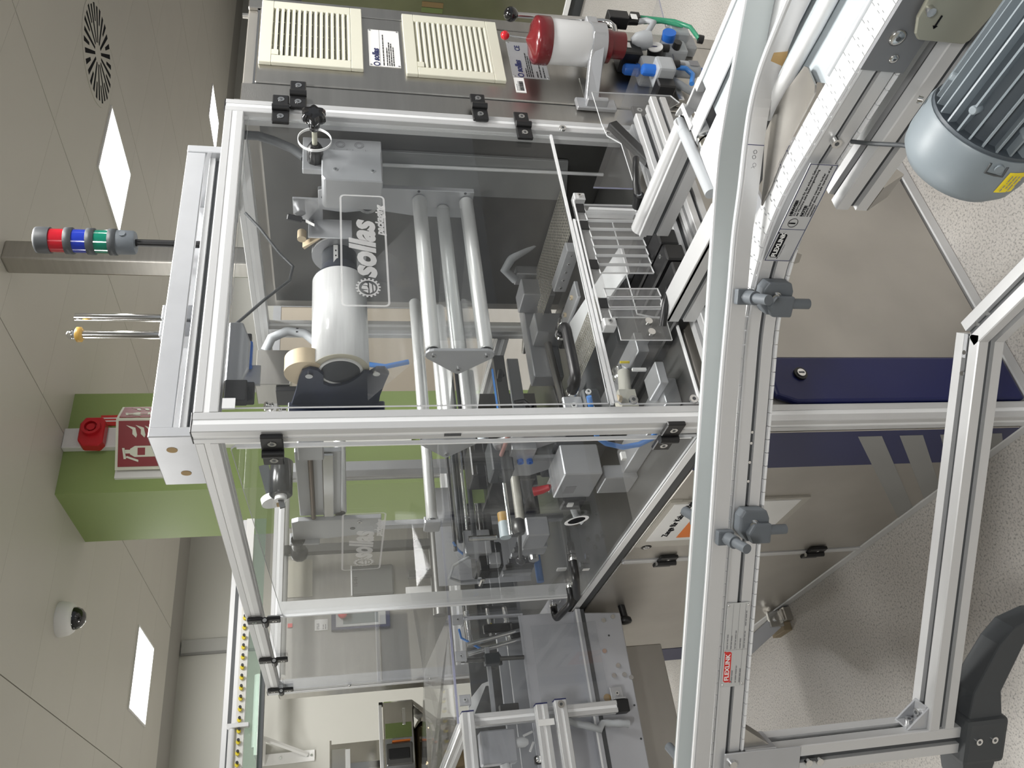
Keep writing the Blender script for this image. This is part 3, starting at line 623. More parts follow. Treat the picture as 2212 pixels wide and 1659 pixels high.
# ================================================================== chain conveyor in the foreground
DA = V((.727, -.687, 0)).normalized(); NA = V((.687, .727, 0)).normalized(); ARC_C = V((-.338, -.647, 0)); AR = .40
TA = ARC_C+NA*AR
th = math.atan2(NA.y, NA.x)
LA, LARC = .95, AR*th
def path(s, off=0.0):
    """plan point of the near chain edge at arc length s (0 = far left), moved by off away from the viewer"""
    if s < LA: p = TA-DA*(LA-s); n = NA; t = DA
    elif s < LA+LARC:
        a = th-(s-LA)/AR; n = V((math.cos(a), math.sin(a), 0)); p = ARC_C+n*AR; t = V((math.sin(a), -math.cos(a), 0))
    else: n = V((1, 0, 0)); t = V((0, -1, 0)); p = ARC_C+n*AR+t*(s-LA-LARC)
    return p+n*off, t, n
SEND = LA+LARC+.72
def samples(s0, s1):
    out = [s0]
    if s0 < LA < s1: out.append(LA)
    k = 14
    for i in range(1, k+1):
        s = LA+LARC*i/k
        if s0 < s < s1: out.append(s)
    out.append(s1); return sorted(set(out))
def sweep(sec, s0=0, s1=SEND, mi=None, fn=None, ss=None):
    g = G(); R = []
    ss = ss or samples(s0, s1); fn = fn or path
    for s in ss:
        p, t, n = fn(s)
        R.append([p+n*o+V((0, 0, z)) for o, z in sec])
    m = len(sec)
    for i in range(len(R)-1):
        g.add(R[i]+R[i+1], [(k, (k+1) % m, m+(k+1) % m, m+k) for k in range(m)], mi or 0)
    g.add(R[0], [tuple(range(m-1, -1, -1))]); g.add(R[-1], [tuple(range(m))])
    return g
cv = thing('chain_conveyor', 'white plastic chain conveyor with aluminium beam curving through the foreground', 'conveyor', (-.05, -.4, .92))
sec = [(.0015, .926), (.0015, .9462), (.0075, .9462), (.0075, .9548), (.0015, .9548), (.0015, .976), (.0425, .976), (.0425, .9548), (.0365, .9548), (.0365, .9462), (.0425, .9462), (.0425, .926)]
obj('beam', sweep(sec, mi=[0, 0, 1, 0, 0, 0, 0, 0, 0, 0, 0, 0]), [ALU, SLOT], cv)
obj('slot_lip', sweep([(.0011, .9545), (.0011, .9562), (.0018, .9562), (.0018, .9545)]), ALU, cv)
obj('wear_strip', sweep([(-.0006, .976), (-.0006, .9795), (.044, .9795), (.044, .976)]), WHITEP, cv)
pitch = .0243; CW = .0222
# one chain link: interlocking fingers front and rear, slightly domed top
fr = [(-.0218, -.0105), (-.013, -.0105), (-.011, -.0050), (-.0055, -.0050), (-.0035, -.0105), (.0035, -.0105), (.0055, -.0050), (.011, -.0050), (.013, -.0105), (.0218, -.0105)]
rear = [(x, y+.0229) for x, y in fr][::-1]
poly = fr[:0]+[(x, y) for x, y in fr]+[(x, y) for x, y in rear]
def link_mesh(flip):
    bm = bmesh.new(); zz = (-.0045, .0) if not flip else (.0, -.0045)
    top = [bm.verts.new((x, y, max(zz))) for x, y in poly]; bot = [bm.verts.new((x, y, min(zz))) for x, y in poly]
    bm.faces.new(top); bm.faces.new(bot[::-1]); n = len(poly)
    for i in range(n): bm.faces.new((top[i], bot[i], bot[(i+1) % n], top[(i+1) % n]))
    bmesh.ops.recalc_face_normals(bm, faces=bm.faces)
    me = bpy.data.meshes.new('chain_link'); bm.to_mesh(me); bm.free(); me.materials.append(WHITEP); return me
lm = link_mesh(False)
def put_link(s, z):
    p, t, n = path(s, CW)
    o = bpy.data.objects.new('chain_link', lm); COL.objects.link(o); o.parent = cv
    o.matrix_local = Matrix.Translation(p+V((0, 0, z))-V((-.05, -.4, .92))) @ Matrix(((n.x, t.x, 0), (n.y, t.y, 0), (0, 0, 1))).to_4x4()
s = .02
while s < SEND-.02:
    put_link(s, .985); put_link(s, .9215); s += pitch
# drive end: grey side plates, gearbox plate, gear motor
obj('drive_plate', sweep([(-.006, .918), (-.006, .984), (.0, .984), (.0, .918)], LA+LARC+.175, SEND), mat('drive_plate_grey', (.20, .205, .215), .5, .3), cv)
p, t, n = path(LA+LARC+.225, -.006)
obj('torx_bolt', G().lathe(p+V((0, 0, .960)), -n, [(0, .011), (.002, .0115), (.004, .008), (.0045, .0001)], 20).cyl(p+V((0, 0, .960))-n*.004, p+V((0, 0, .960))-n*.0052, .0035, n=6, mi=1), [STEELB, SLOT], cv)
p, t, n = path(LA+LARC+.195, -.006)
obj('torx_bolt', G().lathe(p+V((0, 0, .946)), -n, [(0, .0065), (.0012, .0068), (.0025, .0045), (.003, .0001)], 16).cyl(p+V((0, 0, .946))-n*.0028, p+V((0, 0, .946))-n*.0036, .002, n=6, mi=1), [STEELB, SLOT], cv)
# support beam below, running along the short straight
obj('support_beam', G().rail((.094, -.565, .842), (.094, -1.30, .842), .058, (0, 0, 1), None, 'open'), [ALU, SLOT], cv)
obj('beam_foot_bracket', G().prism([(.065, -.565, .813), (.123, -.565, .813), (.123, -.565, .775), (.10, -.565, .76)], (0, -.05, 0)).bolt((.10, -.58, .80), (-.3, -.3, .9), .006, .006, 1), [STEELD, STEELB], cv)
obj('hanger_plate', G().prism([(.072, -.40, .922), (.072, -.47, .922), (.072, -.45, .87), (.072, -.43, .865)], (.004, 0, 0)), STEELD, cv)
for k, s in enumerate((LA+LARC+.055,)):
    p, t, n = path(s, -.0005); obj('slot_bolt', G().bolt(p+V((0, 0, .9515)), -n, .0078, .008), [STEELB, SLOT], cv)
for s in (.78, .745, .80, .71): 
    p, t, n = path(s, .006); obj('joint_screw', G().cyl(p+V((0, 0, .9505)), p+V((0, 0, .9505))-n*.0025, .0026, n=10), STEELB, cv)
# guide rails
NR = [V(q) for q in ((-.98, .475, 0), (-.62, .132, 0), (-.38, -.098, 0), (-.157, -.306, 0), (-.02, -.443, 0), (.05, -.512, 0), (.10, -.572, 0), (.143, -.620, 0), (.178, -.665, 0), (.200, -.715, 0), (.212, -.785, 0), (.219, -.86, 0), (.222, -1.0, 0), (.224, -1.3, 0))]
def smooth(P, k=4):
    out = []
    for i in range(len(P)-1):
        p0, p1, p2, p3 = P[max(i-1, 0)], P[i], P[i+1], P[min(i+2, len(P)-1)]
        for j in range(k):
            u = j/k; out.append(.5*((2*p1)+(p2-p0)*u+(2*p0-5*p1+4*p2-p3)*u*u+(3*p1-p0-3*p2+p3)*u**3))
    return out+[P[-1]]
NRS = smooth(NR)
def on_rail(i):
    i = int(i); a = NRS[max(i-1, 0)]; b = NRS[min(i+1, len(NRS)-1)]; t = (b-a).normalized(); return NRS[i], t, V((-t.y, t.x, 0))
rng = list(range(len(NRS)))
def rsweep(sec, mi=None, idx=None): return sweep(sec, mi=mi, fn=on_rail, ss=idx or rng)
nr = obj('guide_rail', rsweep([(0, 1.001), (0, 1.028), (.004, 1.031), (.012, 1.031), (.012, 1.001)]), ALU, cv)
obj('rail_cap', rsweep([(.001, 1.031), (.002, 1.0345), (.006, 1.0345), (.007, 1.031)]), STRIP, nr)
obj('rail_cap', rsweep([(.009, 1.031), (.0095, 1.033), (.0115, 1.033), (.012, 1.031)]), HOSEC, nr)
FP = smooth([V(q) for q in ((-1.0, .614, 0), (-.629, .262, 0), (-.337, -.016, 0), (-.057, -.280, 0), (.180, -.502, 0), (.244, -.578, 0), (.298, -.665, 0), (.347, -.741, 0), (.385, -.82, 0), (.45, -1.0, 0))])
def on_far(i):
    i = int(i); a = FP[max(i-1, 0)]; b = FP[min(i+1, len(FP)-1)]; t = (b-a).normalized(); return FP[i], t, V((-t.y, t.x, 0))
frng = list(range(len(FP)))
fr_ = obj('guide_rail', sweep([(0, .974), (0, 1.024), (.010, 1.024), (.010, .974)], fn=on_far, ss=frng), RAILB, cv)
obj('rail_edge', sweep([(-.001, 1.022), (-.001, 1.0255), (.004, 1.0255), (.004, 1.022)], fn=on_far, ss=frng), WHITEP, fr_)
obj('rail_joint', G().prism([on_rail(28)[0]+V((0, 0, 1.001))-on_rail(28)[2]*.0004, on_rail(28)[0]+V((0, 0, 1.029))-on_rail(28)[2]*.0004, on_rail(28)[0]+V((0, 0, 1.029))-on_rail(28)[2]*.0004+on_rail(28)[1]*.0012, on_rail(28)[0]+V((0, 0, 1.001))-on_rail(28)[2]*.0004+on_rail(28)[1]*.0012], on_rail(28)[2]*.002), INKB, nr)
for k, (du, dz) in enumerate(((-.010, 0), (-.018, .001), (-.030, -.001), (-.036, .001), (-.042, -.0005))):
    p, t, n = on_rail(28); c0 = p+t*du+V((0, 0, 1.015+dz))-n*.0003
    obj('rail_mark', G().ring(c0, c0-n*.0004, .0032, .0024, 14), INKG, nr)
# clamp brackets that hold the near rail
def bracket(s, ri, lab):
    p, t, n = path(s, -.001); z = .949
    def q(a, o, zz): return p+t*a-n*o+V((0, 0, zz))
    b = obj('rail_clamp', G().prism([q(-.030, 0, z-.026), q(.012, 0, z-.026), q(.026, 0, z-.020), q(.026, 0, z+.020), q(.014, 0, z+.027), q(-.014, 0, z+.027), q(-.030, 0, z+.014)], -n*.030), GREYP, cv, .003, seg=2)
    obj('clamp_nose', G().prism([q(-.030, .018, z-.024), q(.006, .018, z-.024), q(.006, .018, z+.010), q(-.012, .018, z+.020), q(-.030, .018, z+.010)], -n*.026), GREYP, b, .004, seg=2)
    obj('clamp_bolt', G().bolt(q(.002, .030, z+.004), -n+V((0, 0, .5)), .0062, .009).cyl(q(.002, .029, z+.003), q(.002, .0315, z+.004), .0085, n=20), [CHROME, SLOT], b)
    obj('vertical_rod', G().cyl(q(-.008, .034, z-.056), q(-.008, .034, z+.012), .0088, n=20), GREYP, b)
    rp, rt, rn = on_rail(ri); h0 = rp-rn*.001+V((0, 0, 1.014))
    obj('rail_head', G().prism([h0-rt*.013+V((0, 0, -.018)), h0+rt*.013+V((0, 0, -.018)), h0+rt*.013+V((0, 0, .012)), h0-rt*.013+V((0, 0, .012))], -rn*.014), GREYP, b, .003, seg=2)
    obj('head_screw', G().bolt(h0-rn*.015+V((0, 0, .003)), -rn, .0036, .001), [CHROME, SLOT], b)
    obj('horizontal_rod', G().cyl(h0-rn*.012+V((0, 0, -.006)), h0-rn*.034+V((0, 0, -.009)), .0115, n=20).cyl(h0-rn*.030+V((0, 0, -.0085)), h0-rn*.066+V((0, 0, -.014)), .0085, n=20), GREYP, b)
bracket(1.048, 16, ''); bracket(.64, 9, '')
# far-side clamps peeking over the far rail
for i_ in (9, 4):
    p, t, n = on_far(i_); h0 = p+n*.012+V((0, 0, 1.004))
    b = obj('far_rail_clamp', G().cyl(h0, h0+n*.055+V((0, 0, .006)), .0095, n=18), GREYP, cv)
    obj('clamp_block', G().prism([h0-t*.016+V((0, 0, -.02)), h0+t*.016+V((0, 0, -.02)), h0+t*.016+V((0, 0, .012)), h0-t*.016+V((0, 0, .012))], n*.022), GREYP, b, .003)
# labels on the beam
A0 = V((.029, -.482, 0)); A1 = V((.0585, -.664, 0)); r = (A1-A0).normalized(); nn = V((-r.y, r.x, 0)); nn = -nn if nn.x > 0 else nn
A0 = A0+nn*.004; A1 = A1+nn*.004
def Q(a, z): return A0+r*a+V((0, 0, z))
L_ = (A1-A0).length
lab = obj('notice_plate', G().prism([Q(0, .927), Q(L_, .927), Q(L_, .975), Q(0, .975)], nn*.0012), mat('label_silver', (.55, .56, .57), .4, .25), cv)
def border(par, x0, x1, z0, z1, wd=.0009):
    g = G()
    for a in ((x0, x1, z0, z0+wd), (x0, x1, z1-wd, z1), (x0, x0+wd, z0, z1), (x1-wd, x1, z0, z1), (.064, .0648, z0, z1)): g.prism([Q(a[0], a[2]), Q(a[1], a[2]), Q(a[1], a[3]), Q(a[0], a[3])], nn*.0016)
    obj('label_border', g, INKB, par)
border(lab, .001, L_-.001, .928, .974)
up = V((0, 0, 1))
g = G(); pts = [(.008, .9575), (.0095, .955), (.053, .955), (.056, .958), (.056, .9675), (.0545, .970), (.011, .970), (.008, .967)]
obj('logo_field', G().prism([Q(a, z) for a, z in pts], nn*.0018).prism([Q(a, z) for a, z in ((.006, .9555), (.009, .9535), (.006, .9535))], nn*.0018).prism([Q(a, z) for a, z in ((.058, .9705), (.0545, .9715), (.058, .9735))], nn*.0018), INK, lab)
text('logo_word', 'FLEXLINK', .0112, Q(.0095, .9626)+nn*.0012, r, up, PAPER, lab, bold=.0004, lift=.0010)
text('logo_subline', 'a Coesia company', .0034, Q(.0095, .9520)+nn*.0006, r, up, INKG, lab)
text('notice_title', 'HINWEIS!', .0068, Q(.090, .9665), r, up, INK, lab, bold=.0003, lift=.0016)
text('notice_text', 'Zu Informationen für den sicheren Gebrauch\nder Maschine siehe Bedienungsanleitung', .0052, Q(.090, .9585), r, up, INK, lab, lift=.0016)
text('notice_title', 'NOTE!', .0068, Q(.090, .9475), r, up, INK, lab, bold=.0003, lift=.0016)
text('notice_text', 'Consult operation manual for further\ninformation about the safe operation of the\nmachinery', .0052, Q(.090, .9375), r, up, INK, lab, lift=.0016)
obj('info_ring', G().ring(Q(.077, .956)+nn*.0012, Q(.077, .956)+nn*.0018, .0085, .0078, 24), INK, lab)
text('info_letter', 'i', .016, Q(.0745, .957), r, up, INK, lab, bold=.0005, lift=.0016)
# type plate on the long straight
o_ = V((-.524, .0793, 0))-NA*.0012
def Q2(a, z): return o_+DA*a+V((0, 0, z))-NA*.001
tp = obj('type_plate', G().prism([Q2(0, .929), Q2(.166, .929), Q2(.166, .9755), Q2(0, .9755)], NA*.0014), mat('plate_silver', (.58, .59, .59), .35, .4), cv, .0004)
obj('logo_field', G().prism([Q2(a, z) for a, z in ((.010, .9625), (.0115, .9595), (.068, .9595), (.0705, .9625), (.0705, .9700), (.069, .9725), (.013, .9725), (.010, .9695))], -NA*.0006).prism([Q2(a, z) for a, z in ((.009, .961), (.0125, .9575), (.009, .9575))], -NA*.0006).prism([Q2(a, z) for a, z in ((.0715, .9705), (.068, .9738), (.0715, .9745))], -NA*.0006), REDL, tp)
text('logo_word', 'FLEXLINK', .0122, Q2(.0135, .9662), DA, up, PAPER, tp, bold=.0003, lift=.0010)
lines('small_print', Q2(0, .929), DA, up, [(.008, .026, .025), (.008, .018, .035), (.008, .010, .028), (.076, .040, .03), (.076, .032, .028), (.076, .024, .036), (.076, .014, .02), (.076, .006, .034), (.12, .006, .03)], INKG, tp, .0018)
obj('rule', G().prism([Q2(.0735, .929), Q2(.0739, .929), Q2(.0739, .9755), Q2(.0735, .9755)], -NA*.0003).prism([Q2(.002, .938), Q2(.164, .938), Q2(.164, .9384), Q2(.002, .9384)], -NA*.0003).prism([Q2(.0739, .950), Q2(.164, .950), Q2(.164, .9504), Q2(.0739, .9504)], -NA*.0003).prism([Q2(.0739, .9625), Q2(.164, .9625), Q2(.164, .9629), Q2(.0739, .9629)], -NA*.0003), INKG, tp)
for a, z in ((.005, .9325), (.161, .9325), (.005, .972), (.161, .972)): obj('rivet', G().lathe(Q2(a, z), -NA, [(0, .0026), (.001, .002), (.0014, .0001)], 12), STEELB, tp)

# ---------------------------------------------------------------- stand under the conveyor
PC = V((-.628, .213, 0)); TD = V((.726, -.688, 0)).normalized(); TN = V((.688, .726, 0)).normalized()
sd_ = thing('conveyor_stand', 'aluminium extrusion stand with dark splayed plastic foot carrying the chain conveyor', 'stand', (PC.x, PC.y, 0))
PW = .058
def orail(nm, p0, p1, par, w=PW, up=(0, 0, 1)): return obj(nm, G().rail(p0, p1, w, up, None, 'open', sd=.009), [ALU, SLOT], par)
orail('post', (PC.x, PC.y, .40), (PC.x, PC.y, .912), sd_, up=TN)
R0 = V((-.4366, -.0071, .48))+TN*.029; BEND = V((-.0457, -.3744, .48))+TN*.027
orail('tie_beam', PC+TD*.029+V((0, 0, .48)), BEND-TD*.0, sd_)
orail('tie_beam', BEND, BEND+V((.03, -1.0, 0))*.9, sd_)
obj('joint_plate', G().prism([BEND-TD*.045+V((0, 0, .0292))+TN*.004, BEND+TD*.0+V((0, 0, .0292))+TN*.004, BEND+TD*.0+V((0, 0, .0292))-TN*.004, BEND-TD*.045+V((0, 0, .0292))-TN*.004], (0, 0, .002)), ALUP, sd_)
for a in (-.075, -.035): obj('joint_screw', G().cyl(BEND+TD*a+V((0, 0, .028)), BEND+TD*a+V((0, 0, .0315)), .0045, n=12), CHROME, sd_)
for a in (.03, .06): obj('joint_screw', G().cyl(BEND+V((.03, -1, 0))*a+V((0, 0, .028)), BEND+V((.03, -1, 0))*a+V((0, 0, .0315)), .0045, n=12), CHROME, sd_)
J = PC+TD*.029+V((0, 0, .48+.029))
cb = obj('corner_bracket', G().prism([J-TN*.020, J-TN*.020+TD*.045, J-TN*.020+V((0, 0, .045))], TN*.004).prism([J+TN*.016, J+TN*.016+TD*.045, J+TN*.016+V((0, 0, .045))], TN*.004).prism([J-TN*.016, J-TN*.016+TD*.045, J-TN*.016+TD*.045+V((0, 0, .004)), J-TN*.016+V((0, 0, .004))], TN*.032).prism([J-TN*.016, J-TN*.016+TD*.004, J-TN*.016+TD*.004+V((0, 0, .045)), J-TN*.016+V((0, 0, .045))], TN*.032), ALUP, sd_, .001)
obj('bracket_bolt', G().bolt(J+TD*.024+V((0, 0, .004)), (0, 0, 1), .0085, .008).bolt(J+TD*.004+V((0, 0, .026)), TD, .0085, .008), [STEELB, SLOT], cb)
# beam saddle at the top
S0 = PC-TN*.031
obj('saddle', G().prism([S0-TD*.05+V((0, 0, .80)), S0+TD*.032+V((0, 0, .80)), S0+TD*.034+V((0, 0, .885)), S0+TD*.034+V((0, 0, .960)), S0-TD*.05+V((0, 0, .960))], -TN*.004).prism([S0+TD*.030+V((0, 0, .85)), S0+TD*.034+V((0, 0, .85)), S0+TD*.034+V((0, 0, .915)), S0+TD*.030+V((0, 0, .915))], TN*.055), ALUP, sd_, .0015)
obj('saddle_pocket', G().prism([S0+TD*.034+TN*.01+V((0, 0, .86)), S0+TD*.075+TN*.01+V((0, 0, .918)), S0+TD*.034+TN*.01+V((0, 0, .918))], TN*.04), STEEL, sd_, .001)
for a, z in ((-.004, .782), (-.004, .758), (.015, .945)): obj('saddle_bolt', G().bolt(S0+TD*a-TN*.004*(z > .79)+V((0, 0, z)), -TN, .0075, .008, sock=None), [STEELB], sd_)
ft = obj('foot_block', G().prism([PC+TD*x+TN*y+V((0, 0, .335)) for x, y in ((-.05, -.045), (.05, -.045), (.05, .045), (-.05, .045))], (0, 0, .10)), DGREY, sd_, .010, seg=2)
for sgn in (1, -1):
    d = TD*sgn
    def ring(a, w_, z0, z1): return [PC+d*a-TN*w_+V((0, 0, z0)), PC+d*a+TN*w_+V((0, 0, z0)), PC+d*a+TN*w_+V((0, 0, z1)), PC+d*a-TN*w_+V((0, 0, z1))]
    secs = [ring(.045, .036, .345, .425), ring(.10, .030, .35, .415), ring(.20, .026, .305, .365), ring(.235, .026, .25, .335), ring(.255, .026, .02, .28), ring(.275, .026, .0, .05)]
    g = G()
    for i in range(len(secs)-1): g.add(secs[i]+secs[i+1], [(k, (k+1) % 4, 4+(k+1) % 4, 4+k) for k in range(4)])
    g.add(secs[0], [(0, 1, 2, 3)]); g.add(secs[-1], [(0, 1, 2, 3)])
    obj('foot_leg', g, DGREY, sd_, .006, seg=2)
for z in (.405, .368): obj('foot_screw', G().bolt(PC-TN*.045+TD*.005+V((0, 0, z)), -TN, .0075, .004), [CHROME, SLOT], ft)

# ---------------------------------------------------------------- gear motor beside the conveyor
gm = thing('gear_motor', 'blue-grey finned gear motor with yellow label hanging beside the conveyor end', 'motor', (-.06, -.95, .775))
mc = V((-.06, 0, .855))
def MY(y): return mc+V((0, y-.045, 0))
obj('stator', G().cyl(MY(-1.02), MY(-.775), .062, n=36), MOTORD, gm)
g0 = None
for k in range(22):
    a = math.radians(-10+k*(290/21)); d = V((math.cos(a), 0, math.sin(a))); tt = V((-d.z, 0, d.x))*.0013
    bulge = k % 4 == 1
    g = G().hexa([MY(-1.0)+d*.058-tt, MY(-1.0)+d*.0745-tt, MY(-.79)+d*.0745-tt, MY(-.79)+d*.058-tt, MY(-1.0)+d*.058+tt, MY(-1.0)+d*.0745+tt, MY(-.79)+d*.0745+tt, MY(-.79)+d*.058+tt])
    f = obj('cooling_fin', g, MOTOR, gm)
    if bulge:
        for yy in (-.96, -.83): obj('fin_boss', G().lathe(MY(yy)+d*.062, d, [(0, .0055), (.0125, .0055), (.0132, .004)], 10), MOTOR, f)
obj('drive_flange', G().lathe(MY(-1.06), (0, 1, 0), [(0, .080), (.04, .080), (.055, .072), (.065, .062)], 36), MOTOR, gm)
obj('fan_cowl', G().lathe(MY(-.795), (0, 1, 0), [(0, .0785), (.004, .0805), (.045, .0805), (.062, .077), (.076, .066), (.082, .048), (.083, .0001)], 40), MOTOR, gm)
obj('cowl_ring', G().ring(MY(-.80), MY(-.786), .077, .060, 36), MOTORD, gm)
obj('cowl_clip', G().tube([MY(-.789)+V((-.0805*math.cos(a)*1.0, 0, .0805*math.sin(a))) for a in (.15, .15)]+[MY(-.775)+V((-.0808*math.cos(a), 0, .0808*math.sin(a))) for a in (.12, .25, .40)]+[MY(-.789)+V((-.0808*math.cos(.42), 0, .0808*math.sin(.42)))], .0016, 6), SLOT, gm)
obj('cowl_screw', G().bolt(MY(-.786)+V((-.0805*math.cos(.27), 0, .0805*math.sin(.27))), (-math.cos(.27), 0, math.sin(.27)), .0055, .004, sock=None), [MOTOR], gm)
g = G(); 
for i in range(8):
    a0, a1 = -.32+i*.045, -.32+(i+1)*.045
    A_ = [(-.0809*math.cos(a), .0809*math.sin(a)) for a in (a0, a1)]
    g.add([MY(-.782)+V((A_[0][0], 0, A_[0][1])), MY(-.782)+V((A_[1][0], 0, A_[1][1])), MY(-.750)+V((A_[1][0], 0, A_[1][1])), MY(-.750)+V((A_[0][0], 0, A_[0][1]))], [(0, 1, 2, 3)])
yl = obj('yellow_label', g, YELLOW, gm)
lines('small_print', MY(-.781)+V((-.0812, 0, -.022)), (0, 1, 0), (0, 0, 1), [(.003, .018, .012), (.018, .018, .01), (.003, .013, .02), (.003, .008, .025), (.003, .003, .016)], INKG, yl, .0016, lift=-.0009)
obj('terminal_box', G().box(-.16, -.10, -1.05, -.90, .755, .80), MOTOR, gm, .006, seg=2)
obj('rating_plate', G().prism([(-.118, -.91, .812), (-.118, -.84, .812), (-.100, -.84, .788), (-.100, -.91, .788)], (-.002, 0, -.001)), mat('rating_plate', (.62, .57, .50), .5), gm)
obj('gearbox', G().box(-.10, .04, -1.20, -1.06, .78, .93), MOTOR, gm, .015, seg=2)
obj('mount_plate', G().prism([(.046, -.884, .946), (.046, -.876, .936), (.046, -.876, .868), (.046, -.882, .862), (.046, -1.25, .80), (.046, -1.25, .965), (.046, -.94, .960), (.046, -.905, .957)], (.006, 0, 0)), OLIVE, gm, .002)
obj('arrow_print', G().box(.0445, .0455, -.912, -.896, .9255, .9275).prism([(.0445, -.894, .9265), (.0445, -.898, .930), (.0445, -.898, .923)], (.001, 0, 0)), INK, gm)
obj('plate_nut', G().bolt((.046, -.918, .949), (-1, 0, 0), .006, .008, sock=None), [STEELB], gm)
obj('cowl_bolt', G().bolt((-.012, -.830, .925), (.5, .2, .7), .005, .006, sock=None), [STEELB], gm)
obj('motor_cable', G().tube([(-.06, -.79, .915), (-.017, -.762, .912), (.03, -.725, .9125), (.064, -.70, .922)], .0032, 8), DGREY, gm)
# ================================================================== infeed belts between the chain conveyor and the machine
inf = thing('infeed_conveyor', 'twin white belt infeed between aluminium side rails at the machine mouth', 'conveyor', (.36, -.35, 0))
SR = [ALU, SLOT]
r1 = obj('side_rail', G().rail((.478, -.40, .935), (.478, -.10, .935), .05, (0, 0, 1), .07, 'open', sd=.007), SR, inf)
obj('rail_crown', G().tube([(.478, -.40, .966), (.478, -.095, .966)], .020, 16).box(.452, .504, -.40, -.095, .955, .972), ALU, r1, .001)
r2 = obj('side_rail', G().rail((.222, -.40, .935), (.222, -.10, .935), .05, (0, 0, 1), .07, 'open', sd=.007), SR, inf)
obj('rail_crown', G().box(.197, .247, -.40, -.10, .962, .972), ALU, r2, .001)
for (x, y, z) in ((.505, -.30, .955), (.500, -.125, .945), (.250, -.37, .955), (.250, -.135, .955)): obj('rail_screw', G().bolt((x, y, z), (.8, 0, .6) if x > .3 else (.8, 0, .6), .0075, .010), [STEELB, SLOT], inf)
obj('end_bracket', G().prism([(.43, -.43, .975), (.505, -.43, .975), (.515, -.40, .975), (.515, -.40, .90), (.505, -.43, .90)], (0, .012, 0)).prism([(.500, -.49, .965), (.506, -.49, .965), (.506, -.39, .965), (.500, -.39, .965)], (0, 0, -.05)), ALU, inf, .001)
obj('cross_shaft', G().cyl((.492, -.392, .972), (.262, -.408, .972), .0115, n=20).cyl((.492, -.392, .972), (.455, -.3945, .972), .0118, n=20), HOSEC, inf)
for x0, x1, ya in ((.402, .444, -.425), (.262, .367, -.425)):
    obj('belt_roller', G().cyl((x0-.01, ya+.0, .950), (x1+.02, ya+.0, .950), .0185, n=24), CHROME, inf)
    obj('belt', G().box(x0, x1, -1.5, ya, .9685, .9715), WHITEP, inf)
    obj('belt_nose', G().cyl((x0, ya, .950), (x1, ya, .950), .0208, n=24), WHITEP, inf)
obj('belt_bed', G().prism([(.486, -.495, .952), (.24, -.495, .952), (.24, -1.5, .952), (.486, -1.5, .952)], (0, 0, .010)), mat('slider_bed', (.40, .44, .46), .45), inf)
obj('bed_frame', G().box(.24, .486, -1.5, -.44, .90, .95), SLOT, inf)
obj('bed_side', G().box(.486, .50, -1.5, -.47, .90, .965), ALU, inf)
# front cross rail of the machine and the dark guide blocks on it
obj('cross_rail', G().rail((.08, -.035, .838), (.95, -.035, .838), .06, (0, 0, 1), .045, 'open', sd=.008), SR, inf)
obj('cross_rail', G().rail((.08, -.10, .815), (.95, -.10, .815), .045, (0, 0, 1), None, 'open', sd=.008), SR, inf)
for (x0, x1, y0, y1, z) in ((.515, .60, -.06, .35, .905), (.455, .505, -.075, .35, .912), (.395, .445, -.085, .35, .912), (.335, .385, -.09, .35, .908), (.265, .325, -.08, .35, .900)):
    obj('guide_block', G().box(x0, x1, y0, y1, .862, z), BLACK, inf, .004)
obj('block_screw', G().bolt((.425, -.06, .912), (0, 0, 1), .006, .003), [STEELB, SLOT], inf)
obj('infeed_chute', G().prism([(.455, .03, .955), (.545, .03, .955), (.60, .42, .985), (.515, .42, .985)], (0, 0, .006)), WHITEP, inf)
obj('spare_rail', G().rail((.60, -.04, .855), (.60, -.30, .855), .05, (0, 0, 1), None, 'open', sd=.008), SR, inf)
obj('spare_rail', G().rail((.30, -.12, .79), (.30, -.42, .79), .045, (0, 0, 1), None, 'open', sd=.008), SR, inf)
obj('printed_plate', G().box(.30, .40, -.33, -.25, .80, .806), ALUP, inf)
# steel transfer plate between guide rail and chain, and the white slide beside it
tp_ = solo('transfer_plate', G().prism([(.084, -.548, .988), (.172, -.622, .988), (.177, -.668, .988), (.176, -.700, .988), (.164, -.751, .988), (.155, -.755, .988), (.118, -.752, .988), (.110, -.745, .988), (.108, -.72, .988), (.106, -.675, .988), (.101, -.625, .988), (.090, -.585, .988)], (0, 0, .003)), mat('transfer_steel', (.33, .315, .29), .30, 1.0, vary=.12, vscale=9), 'bent stainless steel transfer plate lying between guide rail and chain', 'plate')
ws = thing('slide_table', 'white slide table with rounded edge strip to the right of the transfer plate', 'table', (.2, -1.1, .95))
obj('slide_sheet', G().prism([(.112, -.76, .972), (.210, -.70, .972), (.26, -1.3, .972), (.112, -1.3, .972)], (0, 0, .006)), mat('pale_blue_sheet', (.44, .49, .52), .4), ws)
obj('edge_strip', G().tube([(.192, -.640, .992), (.190, -.70, .992), (.186, -.80, .992), (.182, -1.3, .992)], .012, 14), WHITEP, ws)
obj('grey_strip', G().tube([(.112, -.775, .980), (.113, -1.3, .980)], .0085, 12), HOSEC, ws)
solo('cardboard_shim', G().prism([(.2, -.69, 1.0), (.206, -.715, 1.0), (.209, -.75, 1.0), (.203, -.74, 1.0)], (.001, .001, .022)), BROWN, 'small brown cardboard shim tucked behind the near guide rail', 'shim')
